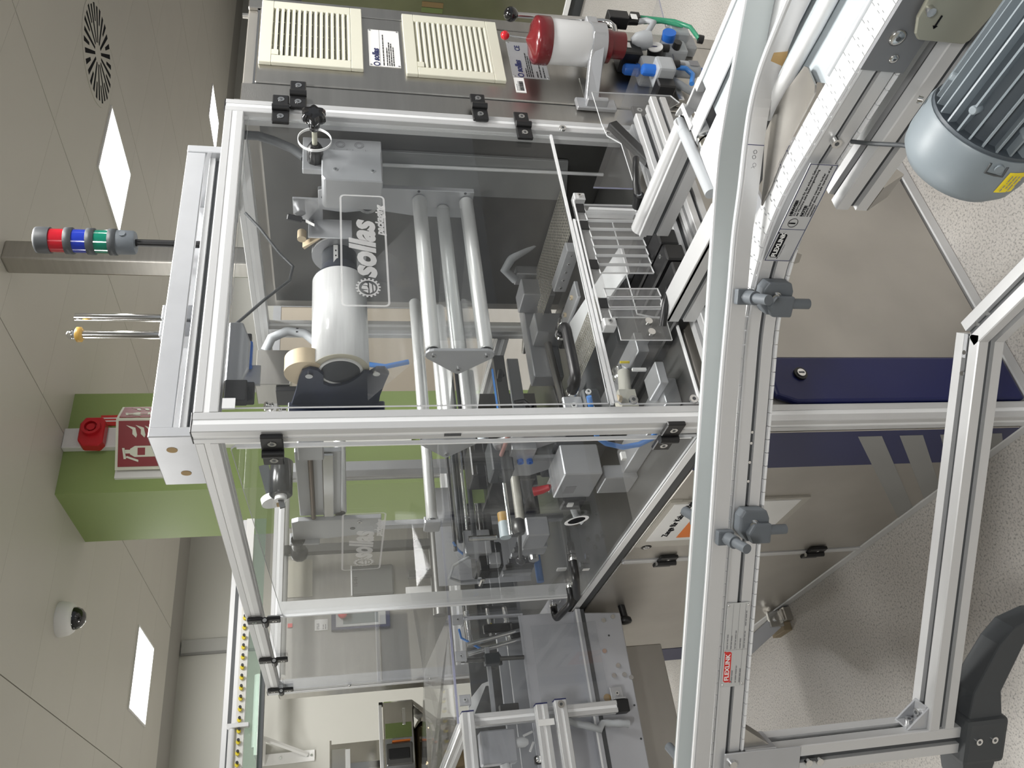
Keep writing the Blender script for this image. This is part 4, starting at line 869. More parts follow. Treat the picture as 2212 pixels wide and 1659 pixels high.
# acrylic strip curtain at the machine mouth
cu = thing('strip_curtain', 'clear acrylic strip curtain hanging across the machine mouth', 'curtain', (.46, -.01, .91))
CUR = sheet_mat('curtain_acrylic', (.95, .95, .95), .03, .75, .07); BARM = sheet_mat('bar_acrylic', (.95, .95, .95), .05, .75, .16)
obj('hanger_bar', G().box(.272, .665, -.004, .010, 1.046, 1.074), [BARM, ACED], cu)
obj('bar_edge', G().box(.272, .665, -.006, -.0035, 1.072, 1.0755), STRIP, cu)
for x in (.635, .575, .445, .325): obj('magnet', G().box(x-.014, x+.014, -.007, .004, 1.050, 1.070), BLACK, cu)
def strip(x, w_=.030, zb=.915):
    o = obj('curtain_strip', G().prism([(x, -.014, zb), (x+w_, -.008, zb), (x+w_, -.004, 1.050), (x, -.010, 1.050)], (0, .0055, 0), 0, 1), [CUR, ACED], cu)
    return o
for k in range(8): strip(.622-.0295*k)
for k in range(3): strip(.342-.031*k)
for x in (.668, .262): 
    b = obj('end_clamp', G().box(x-.012, x+.012, -.016, .012, 1.044, 1.074), ALU, cu, .002); obj('clamp_screw', G().bolt((x, -.016, 1.060), (0, -1, 0), .006, .004), [STEELB, SLOT], b)
# slanted clear guards right of the curtain
solo('acrylic_guard', G().prism([(1.62, -.03, .62), (.688, -.03, 1.022), (.690, -.03, .914), (.722, -.03, .894), (1.20, -.03, .66)], (0, .005, 0), 0, 1), [ACRYB, ACEDB], 'large slanted clear acrylic guard with bluish edges crossing in front of the steel cabinet', 'guard')
solo('acrylic_guard', G().prism([(.925, -.045, .958), (.875, -.045, .952), (.846, -.045, .918), (.682, -.045, .916), (.70, -.045, .90), (.90, -.045, .80), (.999, -.045, .755), (1.04, -.045, .70), (1.07, -.045, .72), (1.06, -.045, .96)], (0, .004, 0), 0, 1), [ACRYB, ACED], 'small clear acrylic guard with clipped corners above the infeed side rail', 'guard')
solo('support_bracket', G().bar((.935, -.035, .925), (.70, -.035, .80), .022, .03, (0, 0, 1)), BLACK, 'black support arm behind the small clear guard', 'bracket', bev=.003)
lo_ = solo('curtain_post', G().prism([(.640, -.006, .912), (.640, -.006, 1.036), (.632, -.006, 1.040), (.632, -.006, .912)], (0, .03, 0)).box(.60, .655, -.006, .0, .905, .912), ACED, 'white edged post at the right end of the curtain', 'post')
sp_ = thing('clear_plate', 'small clear plate with two bolts hanging left of the curtain strips', 'plate', (.24, -.01, .92))
obj('sheet', G().prism([(.278, -.012, .918), (.278, -.012, 1.036), (.270, -.012, 1.042), (.214, -.012, 1.042), (.214, -.012, .918)], (0, .004, 0), 0, 1), [sheet_mat('smoke_sheet', (.66, .66, .65), .05, .9, .10), ACED], sp_)
for x in (.264, .233): obj('sheet_bolt', G().bolt((x, -.012, .966), (0, -1, 0), .009, .007, sock=None), [STEELB], sp_)
def lever(p, d, lab):
    t = thing('clamp_lever', lab, 'lever', p, 'black clamp levers at the infeed'); p = V(p); d = V(d)
    obj('hub', G().cyl(p, p+V((0, -.038, .008)), .013, n=18), BLACK, t)
    a = p+V((0, -.028, .006)); obj('arm', G().tube([a, a+d*.25+V((0, -.012, .008)), a+d*.6+V((0, -.020, .010)), a+d], [.011, .009, .0075, .0085], 12), BLACK, t)
    obj('hub_screw', G().bolt(p+V((0, -.038, .008)), (0, -1, .2), .006, .002), [CHROME, SLOT], t)
lever((.575, -.075, .943), (.10, -.035, -.005), 'black clamp lever on the right infeed rail below the small clear guard')
lever((.262, -.10, .945), (-.075, .03, .028), 'black clamp lever on the left infeed rail beside the clear plate')
# ================================================================== mechanism inside the guard frame
def blk(nm, x0, x1, y0, y1, z0, z1, m, par, bev=.002): return obj(nm, G().box(x0, x1, y0, y1, z0, z1), m, par, bev)
# adjusting knob through the round hole of the front door
kn = thing('star_knob', 'glossy black star knob sticking out through the round hole of the front door', 'knob', (.846, -.06, 1.716))
g = G(); n = 56; prof = []
for t_, sc in ((0, .55), (.004, .85), (.012, 1.0), (.022, .97), (.028, .80), (.030, .45)):
    prof.append([V((.846, -.055-t_, 1.716))+V((math.cos(2*math.pi*i/n), 0, math.sin(2*math.pi*i/n)))*(.0285*sc*(1+.13*math.cos(6*2*math.pi*i/n))) for i in range(n)])
for i in range(len(prof)-1): g.add(prof[i]+prof[i+1], [(k, (k+1) % n, n+(k+1) % n, n+k) for k in range(n)], 0, True)
g.add(prof[-1], [tuple(range(n))], 0); g.add(prof[0], [tuple(range(n))], 0)
obj('knob_head', g, GLOSSB, kn); obj('knob_neck', G().cyl((.846, -.056, 1.716), (.846, -.030, 1.716), .016, .012, n=24), GLOSSB, kn)
obj('shaft', G().cyl((.846, -.03, 1.716), (.846, .035, 1.716), .0065, n=14), OLIVE, kn)
obj('gear_body', G().lathe((.846, .015, 1.716), (0, 1, 0), [(0, .012), (.012, .020), (.020, .021), (.055, .021)], 8), BLACK, kn, .001)
mp_ = thing('mounting_column', 'pale grey mounting column with a bright rod on the inner steel wall', 'column', (.975, .2, .98))
obj('column_plate', G().prism([(.972, .134, 1.54), (.972, .134, 1.0), (.972, .262, .975), (.972, .285, 1.0), (.972, .285, 1.54)], (.010, 0, 0)), mat('column_grey', (.34, .35, .35), .4, .5), mp_, .001)
obj('bright_rod', G().cyl((.966, .176, 1.535), (.966, .170, .885), .0052, n=14), STRIP, mp_)
ap = thing('adjuster_plate', 'silver adjuster plate with engraved knob symbols behind the front door', 'plate', (.87, .06, 1.54))
obj('plate', G().box(.812, .935, .068, .086, 1.545, 1.748), ALUP, ap, .002)
obj('cover', G().prism([(.752, .045, 1.548), (.752, .045, 1.692), (.765, .045, 1.70), (.862, .045, 1.70), (.866, .045, 1.692), (.866, .045, 1.548)], (0, .10, 0)), ALUP, ap, .003)
for x, z in ((.79, 1.665), (.79, 1.572)): obj('cover_screw', G().bolt((x, .045, z), (0, -1, 0), .006, .0015), [STEELB, SLOT], ap)
g = G()
for z in (1.652, 1.604):
    c0 = V((.912, .0675, z)); g.ring(c0, c0-V((0, .0005, 0)), .012, .0108, 18).ring(c0, c0-V((0, .0005, 0)), .0085, .0076, 7)
    for a in ((.880, .884, z-.012, z+.012), (.868, .869, z-.016, z+.016), (.862, .8665, z-.016, z+.016), (.868, .895, z+.016, z+.017), (.868, .895, z-.017, z-.016)): g.box(a[0], a[1], .067, .0676, a[2], a[3])
obj('engraving', g, INKG, ap)
# roller frame that deflects the film
def roller(x0, x1, y, z, r, par, m=None):
    o = obj('roller', G().lathe((x0, y, z), (1, 0, 0), [(0, r*.86), (.004, r), (x1-x0-.004, r), (x1-x0, r*.86)], 28), m or ALU, par)
    obj('roller_bearing', G().cyl((x0-.007, y, z), (x0, y, z), r*.8, n=20), BLACK, o); return o
sp = thing('roller_side_plate', 'long silver side plate carrying the front film rollers', 'plate', (.87, .2, 1.29))
obj('plate', G().prism([(.862, .168, 1.285), (.862, .168, 1.60), (.862, .172, 1.66), (.862, .185, 1.712), (.862, .255, 1.712), (.862, .265, 1.64), (.862, .250, 1.56), (.862, .268, 1.44), (.862, .268, 1.285)], (.016, 0, 0)), ALUP, sp, .0015)
obj('bearing_ring', G().ring((.861, .235, 1.578), (.858, .235, 1.578), .026, .016, 28), STEELB, sp); obj('bearing_hub', G().cyl((.861, .235, 1.578), (.855, .235, 1.578), .014), DGREY, sp)
for y, z in ((.21, 1.700), (.215, 1.668), (.173, 1.44), (.173, 1.31)): obj('plate_hole', G().cyl((.8622, y, z), (.8612, y, z), .004, n=12), SLOT, sp)
fr1 = thing('film_roller_set', 'three aluminium film rollers with a triangular end plate inside the front door', 'rollers', (.6, .2, 1.30))
RO = mat('roller_aluminium', (.76, .77, .765), .34, .45)
roller(.338, .860, .200, 1.437, .0195, fr1, RO); roller(.338, .860, .232, 1.368, .0185, fr1, RO); roller(.338, .860, .200, 1.305, .0195, fr1, RO)
def tri(x, pts, par, nm='end_plate'):
    out = []
    for i, (y, z, r) in enumerate(pts):
        p0 = pts[i-1]; p2 = pts[(i+1) % len(pts)]
        a0 = math.atan2(z-p0[1], y-p0[0])-math.pi/2; a1 = math.atan2(p2[1]-z, p2[0]-y)-math.pi/2
        while a1 < a0: a1 += 2*math.pi
        for k in range(5):
            a = a0+(a1-a0)*k/4; out.append((x, y+r*math.cos(a), z+r*math.sin(a)))
    return obj(nm, G().prism(out, (.008, 0, 0)), ALUP, par, .001)
tri(.322, [(.20, 1.305, .020), (.268, 1.368, .012), (.20, 1.437, .020)], fr1)
for y, z in ((.20, 1.305), (.258, 1.368), (.20, 1.437)): obj('end_screw', G().bolt((.322, y, z), (-1, 0, 0), .0075, .003), [STEELB, SLOT], fr1)
fr2 = thing('film_roller_set', 'rear film roller set with pointed triangular plate seen through the side door', 'rollers', (.6, .70, 1.26))
roller(.345, .86, .645, 1.415, .018, fr2, RO); roller(.345, .86, .645, 1.280, .018, fr2, RO); roller(.345, .86, .70, 1.347, .018, fr2, RO); roller(.345, .80, .60, 1.347, .018, fr2, RO)
tri(.330, [(.645, 1.280, .018), (.725, 1.347, .010), (.645, 1.415, .018)], fr2)
for y, z in ((.645, 1.280), (.712, 1.347), (.645, 1.415)): obj('end_screw', G().bolt((.330, y, z), (-1, 0, 0), .007, .003), [STEELB, SLOT], fr2)
fr3 = thing('film_roller_set', 'two single guide rollers with a bent end bracket at the back of the side door', 'rollers', (.5, .92, 1.36))
roller(.205, .86, .90, 1.382, .017, fr3, RO); roller(.240, .86, .90, 1.657, .019, fr3, RO)
obj('end_bracket', G().box(.188, .200, .885, .95, 1.355, 1.405).box(.188, .24, .95, .956, 1.355, 1.40), ALUP, fr3, .002)
# film web between rollers
solo('film_web', G().add([(.36, .46, 1.585), (.82, .46, 1.585), (.82, .222, 1.440), (.36, .222, 1.440)], [(0, 1, 2, 3)]).add([(.36, .19, 1.42), (.82, .19, 1.42), (.82, .19, 1.32), (.36, .19, 1.32)], [(0, 1, 2, 3)]).add([(.36, .222, 1.300), (.82, .222, 1.300), (.82, .63, 1.27), (.36, .63, 1.27)], [(0, 1, 2, 3)]).add([(.40, .25, 1.37), (.82, .25, 1.37), (.80, .62, 1.345), (.40, .62, 1.345)], [(0, 1, 2, 3)]), FILM, 'thin clear film web running from the roll over the rollers', 'film')
# film reel
ry, rz = .455, 1.655
fr_ = thing('film_roll', 'large shiny roll of clear wrapping film on the black spindle', 'film roll', (.63, ry, rz-.084))
FR = mat('film_roll_white', (.84, .85, .855), .16, 0, vary=.05, vscale=9, stretch=(1, 14, 14), coat=.4)
obj('film_body', G().lathe((.456, ry, rz), (1, 0, 0), [(0, .070), (.002, .0775), (.309, .0775), (.311, .068)], 56), FR, fr_)
obj('film_end', G().ring((.4557, ry, rz), (.4547, ry, rz), .0772, .060, 48), mat('film_end_cream', (.62, .59, .47), .4), fr_)
obj('core', G().ring((.450, ry, rz), (.458, ry, rz), .060, .053, 40), PAPER, fr_)
fs_ = thing('film_spindle', 'black spindle with white scale strip and grey flange holding the film roll', 'spindle', (.86, ry, rz-.07))
obj('spindle_tube', G().cyl((.45, ry, rz), (.90, ry, rz), .0515, n=40), mat('spindle_black', (.03, .034, .04), .35), fs_)
obj('scale_strip', G().box(.452, .87, ry-.0515, ry-.0505, rz+.004, rz+.017), PAPER, fs_); obj('scale_marks', G().box(.50, .503, ry-.0518, ry-.0515, rz+.007, rz+.013).box(.805, .811, ry-.0518, ry-.0515, rz+.008, rz+.012).box(.825, .831, ry-.0518, ry-.0515, rz+.008, rz+.012).box(.845, .851, ry-.0518, ry-.0515, rz+.008, rz+.012), INK, fs_)
obj('stop_cone', G().lathe((.768, ry, rz), (1, 0, 0), [(0, .074), (.006, .074), (.02, .056), (.05, .052)], 40), mat('cone_black', (.035, .04, .055), .35), fs_)
obj('flange', G().ring((.872, ry, rz), (.890, ry, rz), .080, .051, 48), ALUP, fs_)
obj('brake_band', G().prism([(.900, ry-.02, rz+.100), (.900, ry-.07, rz+.050), (.900, ry-.075, rz+.045), (.900, ry-.028, rz+.106)], (-.022, 0, 0)).tube([(.889, ry-.073, rz+.048), (.889, ry-.086, rz+.01)], .008), BEIGE, fs_)
obj('brake_pulley', G().cyl((.885, .40, 1.762), (.915, .40, 1.762), .013), BEIGE, fs_)
fs2 = thing('film_cradle', 'dark navy cradle plate cut out around the film roll end', 'bracket', (.44, .5, 1.53))
out = [(.660, 1.795), (.60, 1.79), (.53, 1.775), (.47, 1.765), (.437, 1.755), (.425, 1.735), (.432, 1.715), (.455, 1.700)]
for k in range(8): a = math.radians(150-k*18); out.append((.50-.048+.058*math.cos(math.radians(40-k*20)), 1.648+.060*math.sin(math.radians(62-k*18))))
out += [(.445, 1.578), (.425, 1.560), (.425, 1.538), (.45, 1.525), (.50, 1.535), (.56, 1.545), (.660, 1.55)]
obj('cradle_plate', G().prism([(.440, y, z) for y, z in out], (.010, 0, 0)), mat('cradle_navy', (.018, .025, .05), .38), fs2, .001)
for y, z in ((.452, 1.738), (.442, 1.560)): obj('cradle_bolt', G().bolt((.440, y, z), (-1, 0, 0), .010, .006, sock=None), [STEELB], fs2)
obj('cradle_base', G().box(.38, .45, .60, .70, 1.53, 1.80), mat('cradle_navy', (.018, .025, .05), .38), fs2, .003)
fs3 = thing('empty_core', 'cream cardboard reel ring leaning behind the navy cradle', 'core', (.47, .47, 1.69))
obj('rim', G().ring((.452, .465, 1.748), (.500, .465, 1.748), .056, .050, 40).ring((.452, .465, 1.748), (.458, .465, 1.748), .050, .012, 40), BEIGE, fs3)
# sensor on the side plate, cable and hose under the top beam
se = thing('proximity_sensor', 'round chrome proximity sensor with black plug and cable above the spindle', 'sensor', (.90, .30, 1.73))
obj('barrel', G().cyl((.835, .26, 1.775), (.90, .29, 1.735), .0085, n=16), STEELB, se); obj('plug', G().bar((.828, .255, 1.795), (.822, .26, 1.755), .018, .018), BLACK, se, .003)
obj('bracket', G().box(.80, .87, .30, .306, 1.62, 1.74).box(.865, .871, .22, .306, 1.70, 1.78), ALUP, se, .001)
obj('label_flag', G().bar((.815, .255, 1.745), (.800, .255, 1.722), .009, .002), PAPER, se)
obj('cable', G().tube([(.822, .26, 1.755), (.83, .28, 1.725), (.86, .30, 1.73), (.875, .32, 1.70)], .0035, 8), BLACK, se)
solo('cable', G().tube([(.70, .12, 1.885), (.66, .13, 1.85), (.585, .14, 1.80), (.545, .14, 1.768), (.50, .14, 1.775), (.44, .14, 1.83), (.375, .13, 1.875), (.35, .12, 1.888)], .0036, 8), SLOT, 'thin grey cable looping below the front top beam', 'cable')
solo('cable_hose', G().tube([(.93, .07, 1.90), (.93, .07, 1.86), (.92, .075, 1.82), (.90, .08, 1.775), (.875, .085, 1.745)], .0115, 12), SLOT, 'black cable hose curving down in the upper right corner of the frame', 'hose')
solo('top_latch', G().prism([(.30, .046, 1.89), (.30, .046, 1.862), (.25, .046, 1.845), (.18, .046, 1.845), (.14, .046, 1.86), (.14, .046, 1.89)], (0, .012, 0)), ALUP, 'silver latch plate under the front top beam', 'latch', bev=.003)
bs = thing('blue_sensor', 'small blue photo sensor with black plug below the top latch', 'sensor', (.22, .07, 1.83))
blk('housing', .20, .265, .065, .085, 1.842, 1.862, BLUE, bs, .003); blk('plug', .265, .285, .066, .084, 1.845, 1.868, BLACK, bs, .002); blk('bracket', .165, .215, .086, .094, 1.825, 1.865, ALUP, bs, .001)
solo('magnet_catch', G().box(.078, .128, .012, .034, 1.842, 1.885).box(.09, .135, .030, .050, 1.83, 1.86), BLACK, 'black magnetic door catch in the upper left corner of the front door', 'catch', bev=.002)
# rear motor box with corrugated hose
mb2 = thing('feed_motor_box', 'grey steel drive box with corrugated hose behind the film roll', 'motor', (.78, .95, 1.81))
blk('box', .71, .85, .90, 1.02, 1.815, 1.925, STEEL, mb2); obj('hose', G().tube([(.86, .92, 1.90), (.90, .90, 1.88), (.93, .90, 1.83), (.92, .90, 1.77), (.88, .90, 1.73)], .016, 12), HOSEC, mb2)
blk('hose_clip', .915, .935, .885, .915, 1.79, 1.80, BLACK, mb2); blk('side_cover', .69, .71, .91, 1.0, 1.79, 1.86, BLACK, mb2); blk('paper_label', .70, .78, .895, .90, 1.73, 1.79, PAPER, mb2)
for k, (x, z) in enumerate(((.62, 1.88), (.60, 1.84))): obj('guide_pulley', G().lathe((x, .90, z-.015), (0, -.4, 1), [(0, .010), (.006, .016), (.010, .012), (.018, .012), (.022, .016), (.028, .014)], 20), STEELB, mb2)
# film arm: second unwinder seen through the side door
ua = thing('unwinder_arm', 'silver unwinder arm with threaded rod and black knob behind the side door', 'machine part', (.22, .9, 1.52))
obj('arm_plate', G().prism([(.215, .895, 1.535), (.215, .895, 1.78), (.215, .905, 1.80), (.215, 1.03, 1.80), (.215, 1.03, 1.70), (.215, 1.0, 1.535)], (.016, 0, 0)), ALUP, ua, .002)
blk('arm_block', .21, .245, .44, .51, 1.70, 1.765, ALUP, ua, .003)
obj('threaded_rod', G().lathe((.225, .51, 1.735), (0, 1, 0), [(.0035*i, .0072 if i % 2 else .0060) for i in range(110)], 12), mat('rod_bronze', (.16, .12, .09), .35, .8), ua)
blk('flat_bar', .222, .232, .51, .90, 1.675, 1.705, STEELB, ua); blk('rail', .235, .25, .51, .90, 1.655, 1.775, ALUP, ua)
obj('knob', G().lathe((.216, 1.03, 1.785), (0, 1, 0), [(0, .022), (.05, .022), (.055, .010), (.085, .010), (.09, .022), (.10, .028), (.115, .028), (.125, .020), (.128, .0001)], 12), BLACK, ua)
blk('knob_bracket', .20, .24, 1.03, 1.04, 1.72, 1.81, ALUP, ua); obj('pin', G().bolt((.214, .91, 1.60), (-1, 0, 0), .007, .004), [STEELB, SLOT], ua)
obj('slotted_hole', G().cyl((.2148, .96, 1.62), (.2138, .96, 1.62), .008, n=16), SLOT, ua)
dr = thing('rubber_roller', 'short black rubber roller with white end below the side top beam', 'roller', (.36, .9, 1.79))
obj('sleeve', G().lathe((.305, .9, 1.832), (1, 0, 0), [(0, .030), (.004, .034), (.112, .034), (.116, .030)], 36), mat('rubber_black', (.03, .032, .034), .22), dr); obj('end_cap', G().cyl((.290, .9, 1.832), (.305, .9, 1.832), .018), WPAINT, dr)
obj('end_pin', G().bar((.265, .9, 1.825), (.292, .9, 1.832), .008, .016), DGREY, dr)
wd = thing('white_pulley', 'flat white pulley disc on a grey arm beside the black rubber roller', 'pulley', (.36, 1.0, 1.84))
obj('disc', G().cyl((.33, 1.0, 1.86), (.35, 1.0, 1.865), .036, n=32), WPAINT, wd); obj('arm', G().bar((.35, 1.0, 1.865), (.46, 1.0, 1.895), .02, .03), DGREY, wd); obj('bolt', G().cyl((.328, 1.0, 1.846), (.318, 1.0, 1.844), .006), BROWN, wd)
# sealing station: steel plates, shafts, guards on the machine table
st_ = thing('sealing_station', 'sealing station of steel blocks, shafts and perforated guards on the machine table', 'machine part', (.6, .5, .877))
PERF = mat('perforated_steel', (.46, .44, .38), .5, .5)
def perf(x0, x1, y0, y1, z, nx, ny, tilt=0.0):
    g = G(); dx = (x1-x0)/nx; dy = (y1-y0)/ny; b = .0034
    for i in range(nx+1): g.box(x0+dx*i-b/2, x0+dx*i+b/2, y0, y1, z, z+.0012)
    for j in range(ny+1): g.box(x0, x1, y0+dy*j-b/2, y0+dy*j+b/2, z+.0001, z+.0013)
    o = obj('perforated_guard', g, PERF, st_); o['kind'] = 'stuff'; return o
perf(.79, .965, .24, .66, 1.0, 14, 34); perf(.405, .515, .20, .47, .99, 11, 27)
g = G()
for j in range(12): g.box(.515, .5164, .20+.0225*j, .2015+.0225*j, .972, .99)
g.box(.515, .5164, .20, .47, .972, .9735); o = obj('guard_lip', g, mat('bright_perf', (.6, .58, .5), .3, .8), st_); o['kind'] = 'stuff'
blk('block', .86, .93, .60, .70, .95, 1.06, ALUP, st_, .003); blk('block', .72, .80, .62, .70, .93, 1.03, ALUP, st_, .003); blk('bridge', .60, .90, .70, .76, .94, 1.04, ALUP, st_, .003)
blk('upright', .95, .99, .60, .66, .99, 1.07, ALUP, st_, .003); blk('clamp_plate', .60, .66, .30, .46, .985, .997, ALUP, st_, .002)
for y in (.34, .42): obj('clamp_bolt', G().bolt((.63, y, .997), (0, 0, 1), .007, .006), [BEIGE, SLOT], st_)
blk('side_block', .70, .735, .22, .40, .99, 1.03, ALUP, st_, .003)
for k in range(5): obj('block_screw', G().bolt((.70, .24+.035*k, 1.012), (-1, 0, 0), .005, .001), [STEELB, SLOT], st_)
obj('shaft', G().cyl((.885, .70, .985), (.47, .66, .975), .0125, n=20), STEEL, st_); obj('shaft', G().cyl((.95, .64, 1.02), (.90, .98, .98), .009, n=16), STEEL, st_)
obj('cross_bar', G().bar((.885, .80, .965), (.48, .76, .945), .035, .035), DKST, st_, .002)
for k in range(4): obj('bar_hole', G().cyl((.85-.10*k, .780-.01*k, .974-.005*k), (.85-.10*k, .778-.01*k, .976-.005*k), .006, n=12), SLOT, st_)
obj('grey_hose', G().tube([(1.0, .50, 1.02), (.985, .56, 1.09), (.965, .60, 1.11), (.95, .63, 1.07)], .016, 12), HOSEC, st_)
blk('dark_box', .62, .70, .46, .58, .93, .985, BLACK, st_, .004); obj('polished_cap', G().lathe((.655, .50, .985), (0, 0, 1), [(0, .024), (.008, .024), (.014, .016), (.015, .0001)]), CHROME, st_)
blk('table_rail', .30, .36, .15, .70, .877, .93, ALUP, st_); blk('table_rail', .54, .58, .15, .70, .877, .935, ALUP, st_); blk('belt_tunnel', .36, .54, .15, .75, .877, .918, DGREY, st_)
blk('front_bar', .115, .185, .10, .46, .877, .918, ALUP, st_, .002); blk('front_bar', .145, .205, .06, .14, .918, .94, ALUP, st_, .002)
blk('label_square', .10, .12, .34, .352, .944, .956, PAPER, st_, 0)
obj('solenoid_valve', G().cyl((.285, .22, .95), (.215, .22, .96), .016, n=20).box(.17, .22, .20, .24, .94, .985), mat('valve_cream', (.62, .61, .54), .5), st_, .001)
obj('round_bellows', G().lathe((.31, .24, .95), (-1, 0, .1), [(0, .018), (.01, .022), (.02, .018), (.03, .022), (.04, .017)], 20), STEELB, st_); obj('fitting', G().bolt((.19, .20, .985), (0, -.3, 1), .010, .010, sock=None), [BEIGE], st_)
obj('yellow_valve', G().cyl((.245, .12, .975), (.245, .12, .998), .003, n=10), YELLOW, st_); blk('white_peg', .215, .222, .11, .117, .94, .975, PAPER, st_, 0)
obj('door_roller_bracket', G().box(.062, .125, .05, .075, 1.095, 1.135), DGREY, st_, .004)
for x in (.073, .114): obj('bracket_screw', G().bolt((x, .05, 1.122), (0, -1, 0), .0065, .004), [PAPER, SLOT], st_)
blk('corner_bracket', .058, .11, .06, .07, 1.135, 1.18, ALUP, st_, .002); obj('bracket_screw', G().bolt((.085, .06, 1.158), (0, -1, 0), .007, .003), [STEELB, SLOT], st_)
# conveying unit seen through the side door: rods, cast levers, clamp block
du = thing('drive_unit', 'drive unit of rods, cast levers and grey blocks behind the side door', 'machine part', (.3, .9, .877))
for z, y, r, m_, x0 in ((1.302, 1.0, .006, BLACK, .14), (1.286, .98, .008, DGREY, .16), (1.262, 1.02, .010, DGREY, .16), (1.247, .95, .008, DGREY, .16), (1.257, 1.0, .0062, CHROME, .19), (1.228, 1.0, .0062, CHROME, .20), (1.205, 1.04, .012, DKST, .18), (1.18, 1.05, .015, DKST, .18)):
    obj('drive_rod', G().cyl((x0, y, z), (.86, y, z), r, n=14), m_, du)
for k in range(14): obj('chain_block', G().box(.24+.032*k, .26+.032*k, 1.02, 1.035, 1.236, 1.25), BLACK, du, .001)
blk('rod_bracket', .12, .20, .98, 1.03, 1.19, 1.275, ALUP, du, .003); blk('rod_bracket', .09, .13, 1.0, 1.04, 1.16, 1.20, ALUP, du, .003)
obj('bobbin', G().cyl((.105, .83, 1.175), (.155, .83, 1.175), .017, n=24), mat('bobbin_white', (.55, .64, .68), .35), du); obj('bobbin_end', G().cyl((.155, .83, 1.175), (.185, .83, 1.175), .016, n=24), AMBER, du)
obj('threaded_rod', G().lathe((.12, .86, 1.195), (0, 0, 1), [(.003*i, .009 if i % 2 else .0075) for i in range(30)], 12), STEELB, du)
obj('feed_roller', G().cyl((.125, .80, 1.130), (.36, .80, 1.128), .0145, n=24), mat('roller_ivory', (.60, .585, .51), .3), du); obj('feed_shaft', G().cyl((.10, .80, 1.165), (.36, .80, 1.165), .006, n=14), CHROME, du)
obj('lever_rod', G().cyl((.06, .688, 1.165), (.06, .89, 1.124), .006, n=14), DKST, du); tag(obj('lever_ball', G().ball((.06, .90, 1.121), .016), GLOSSB, du), 'glossy black ball on the lever')
obj('lever_hub', G().lathe((.055, .688, 1.165), (1, 0, 0), [(0, .014), (.01, .018), (.04, .018), (.045, .012)], 24), DKST, du)
blk('bearing_block', .07, .13, .74, .84, 1.06, 1.13, ALUP, du, .004); blk('bearing_block', .08, .14, .86, .92, 1.04, 1.12, ALUP, du, .004); obj('cap_nut', G().bolt((.07, .90, 1.08), (-1, 0, 0), .016, .014, sock=None), [STEELB], du)
for (y0, z0) in ((.42, 1.14), (.56, 1.10)):
    obj('cast_lever', G().prism([(.22, y0, z0-.08), (.22, y0+.03, z0-.08), (.22, y0+.10, z0+.02), (.22, y0+.10, z0+.10), (.22, y0+.05, z0+.12), (.22, y0, z0+.04)], (.02, 0, 0)), ALUP, du, .006)
blk('gear_case', .28, .42, .80, 1.05, 1.06, 1.20, DKST, du, .004); blk('gear_case', .30, .55, 1.1, 1.3, .98, 1.25, DKST, du, .004); blk('gear_case', .26, .36, .55, .75, .90, 1.06, DGREY, du, .004)
blk('clamp_block', .10, .19, .42, .56, .985, 1.09, ALUP, du, .003); blk('clamp_arm', .10, .14, .45, .54, .877, .97, ALUP, du, .002); blk('plug_box', .09, .15, .56, .62, .995, 1.06, BLACK, du, .004)
obj('plug_cable', G().tube([(.10, .62, 1.02), (.08, .635, 1.01), (.06, .64, .99)], .009, 10), HOSEC, du); blk('plug_label', .086, .09, .57, .59, 1.03, 1.046, PAPER, du, 0)
obj('toggle_handle', G().tube([(.13, .55, 1.096), (.13, .565, 1.115), (.13, .575, 1.138)], [.008, .0115, .013], 14), RED, du); blk('toggle_base', .12, .15, .53, .57, 1.088, 1.098, STEELB, du, .001); blk('block_label', .099, .1, .49, .53, 1.04, 1.07, INKG, du, 0)
obj('cut_post', G().box(.28, .30, 1.1, 1.13, .9, 1.8).box(.62, .66, 1.35, 1.40, .9, 1.85), ALUP, du, .002)
blk('side_sheet', .20, .60, 1.48, 1.485, .95, 1.30, ALUP, du, 0); blk('side_sheet', .50, .86, 1.2, 1.205, .90, 1.16, DKST, du, 0)
blk('grip_block', .07, .12, 1.0, 1.06, 1.20, 1.23, BLACK, du, .003); blk('dark_motor', .10, .19, 1.06, 1.16, 1.14, 1.23, BLACK, du, .006); blk('silver_cap', .06, .10, 1.06, 1.12, 1.205, 1.22, CHROME, du, .004)
obj('clear_hose', G().tube([(.12, 1.0, 1.26), (.10, 1.02, 1.31), (.09, 1.10, 1.315), (.10, 1.17, 1.27), (.11, 1.19, 1.20)], .005, 8), HOSEC, du); obj('blue_hose', G().tube([(.16, .98, 1.31), (.15, 1.02, 1.29), (.14, 1.07, 1.25)], .004, 8), HOSEB, du)
for z in (1.176, 1.150): obj('blue_fitting', G().ring((.20, .52, z), (.19, .52, z), .009, .004, 16), BLUE, du)
blk('valve_block', .20, .26, .46, .55, 1.14, 1.21, ALUP, du, .002); blk('dark_link', .16, .26, .50, .58, 1.20, 1.26, DGREY, du, .004)
obj('red_hose', G().tube([(.26, .40, 1.21), (.22, .46, 1.225), (.20, .52, 1.235)], .006, 8), mat('pale_red_hose', (.40, .22, .20), .4), du)
for k in range(6): blk('end_stop', .12+.02*k, .135+.02*k, 1.18, 1.21, 1.02-.01*k, 1.12-.012*k, (ALUP, DKST, BLACK)[k % 3], du, .002)
obj('blue_bar', G().cyl((.10, 1.22, .985), (.30, 1.22, .985), .013, n=16), HOSEB, du); blk('white_tag', .055, .06, .985, 1.005, .955, .985, PAPER, du, 0)
for y, z in ((1.05, .945), (1.10, .915), (1.13, .905), (.98, .935)): obj('table_bolt', G().bolt((.09, y, .877), (0, 0, 1), .009, .012, sock=None), [STEELB], du)
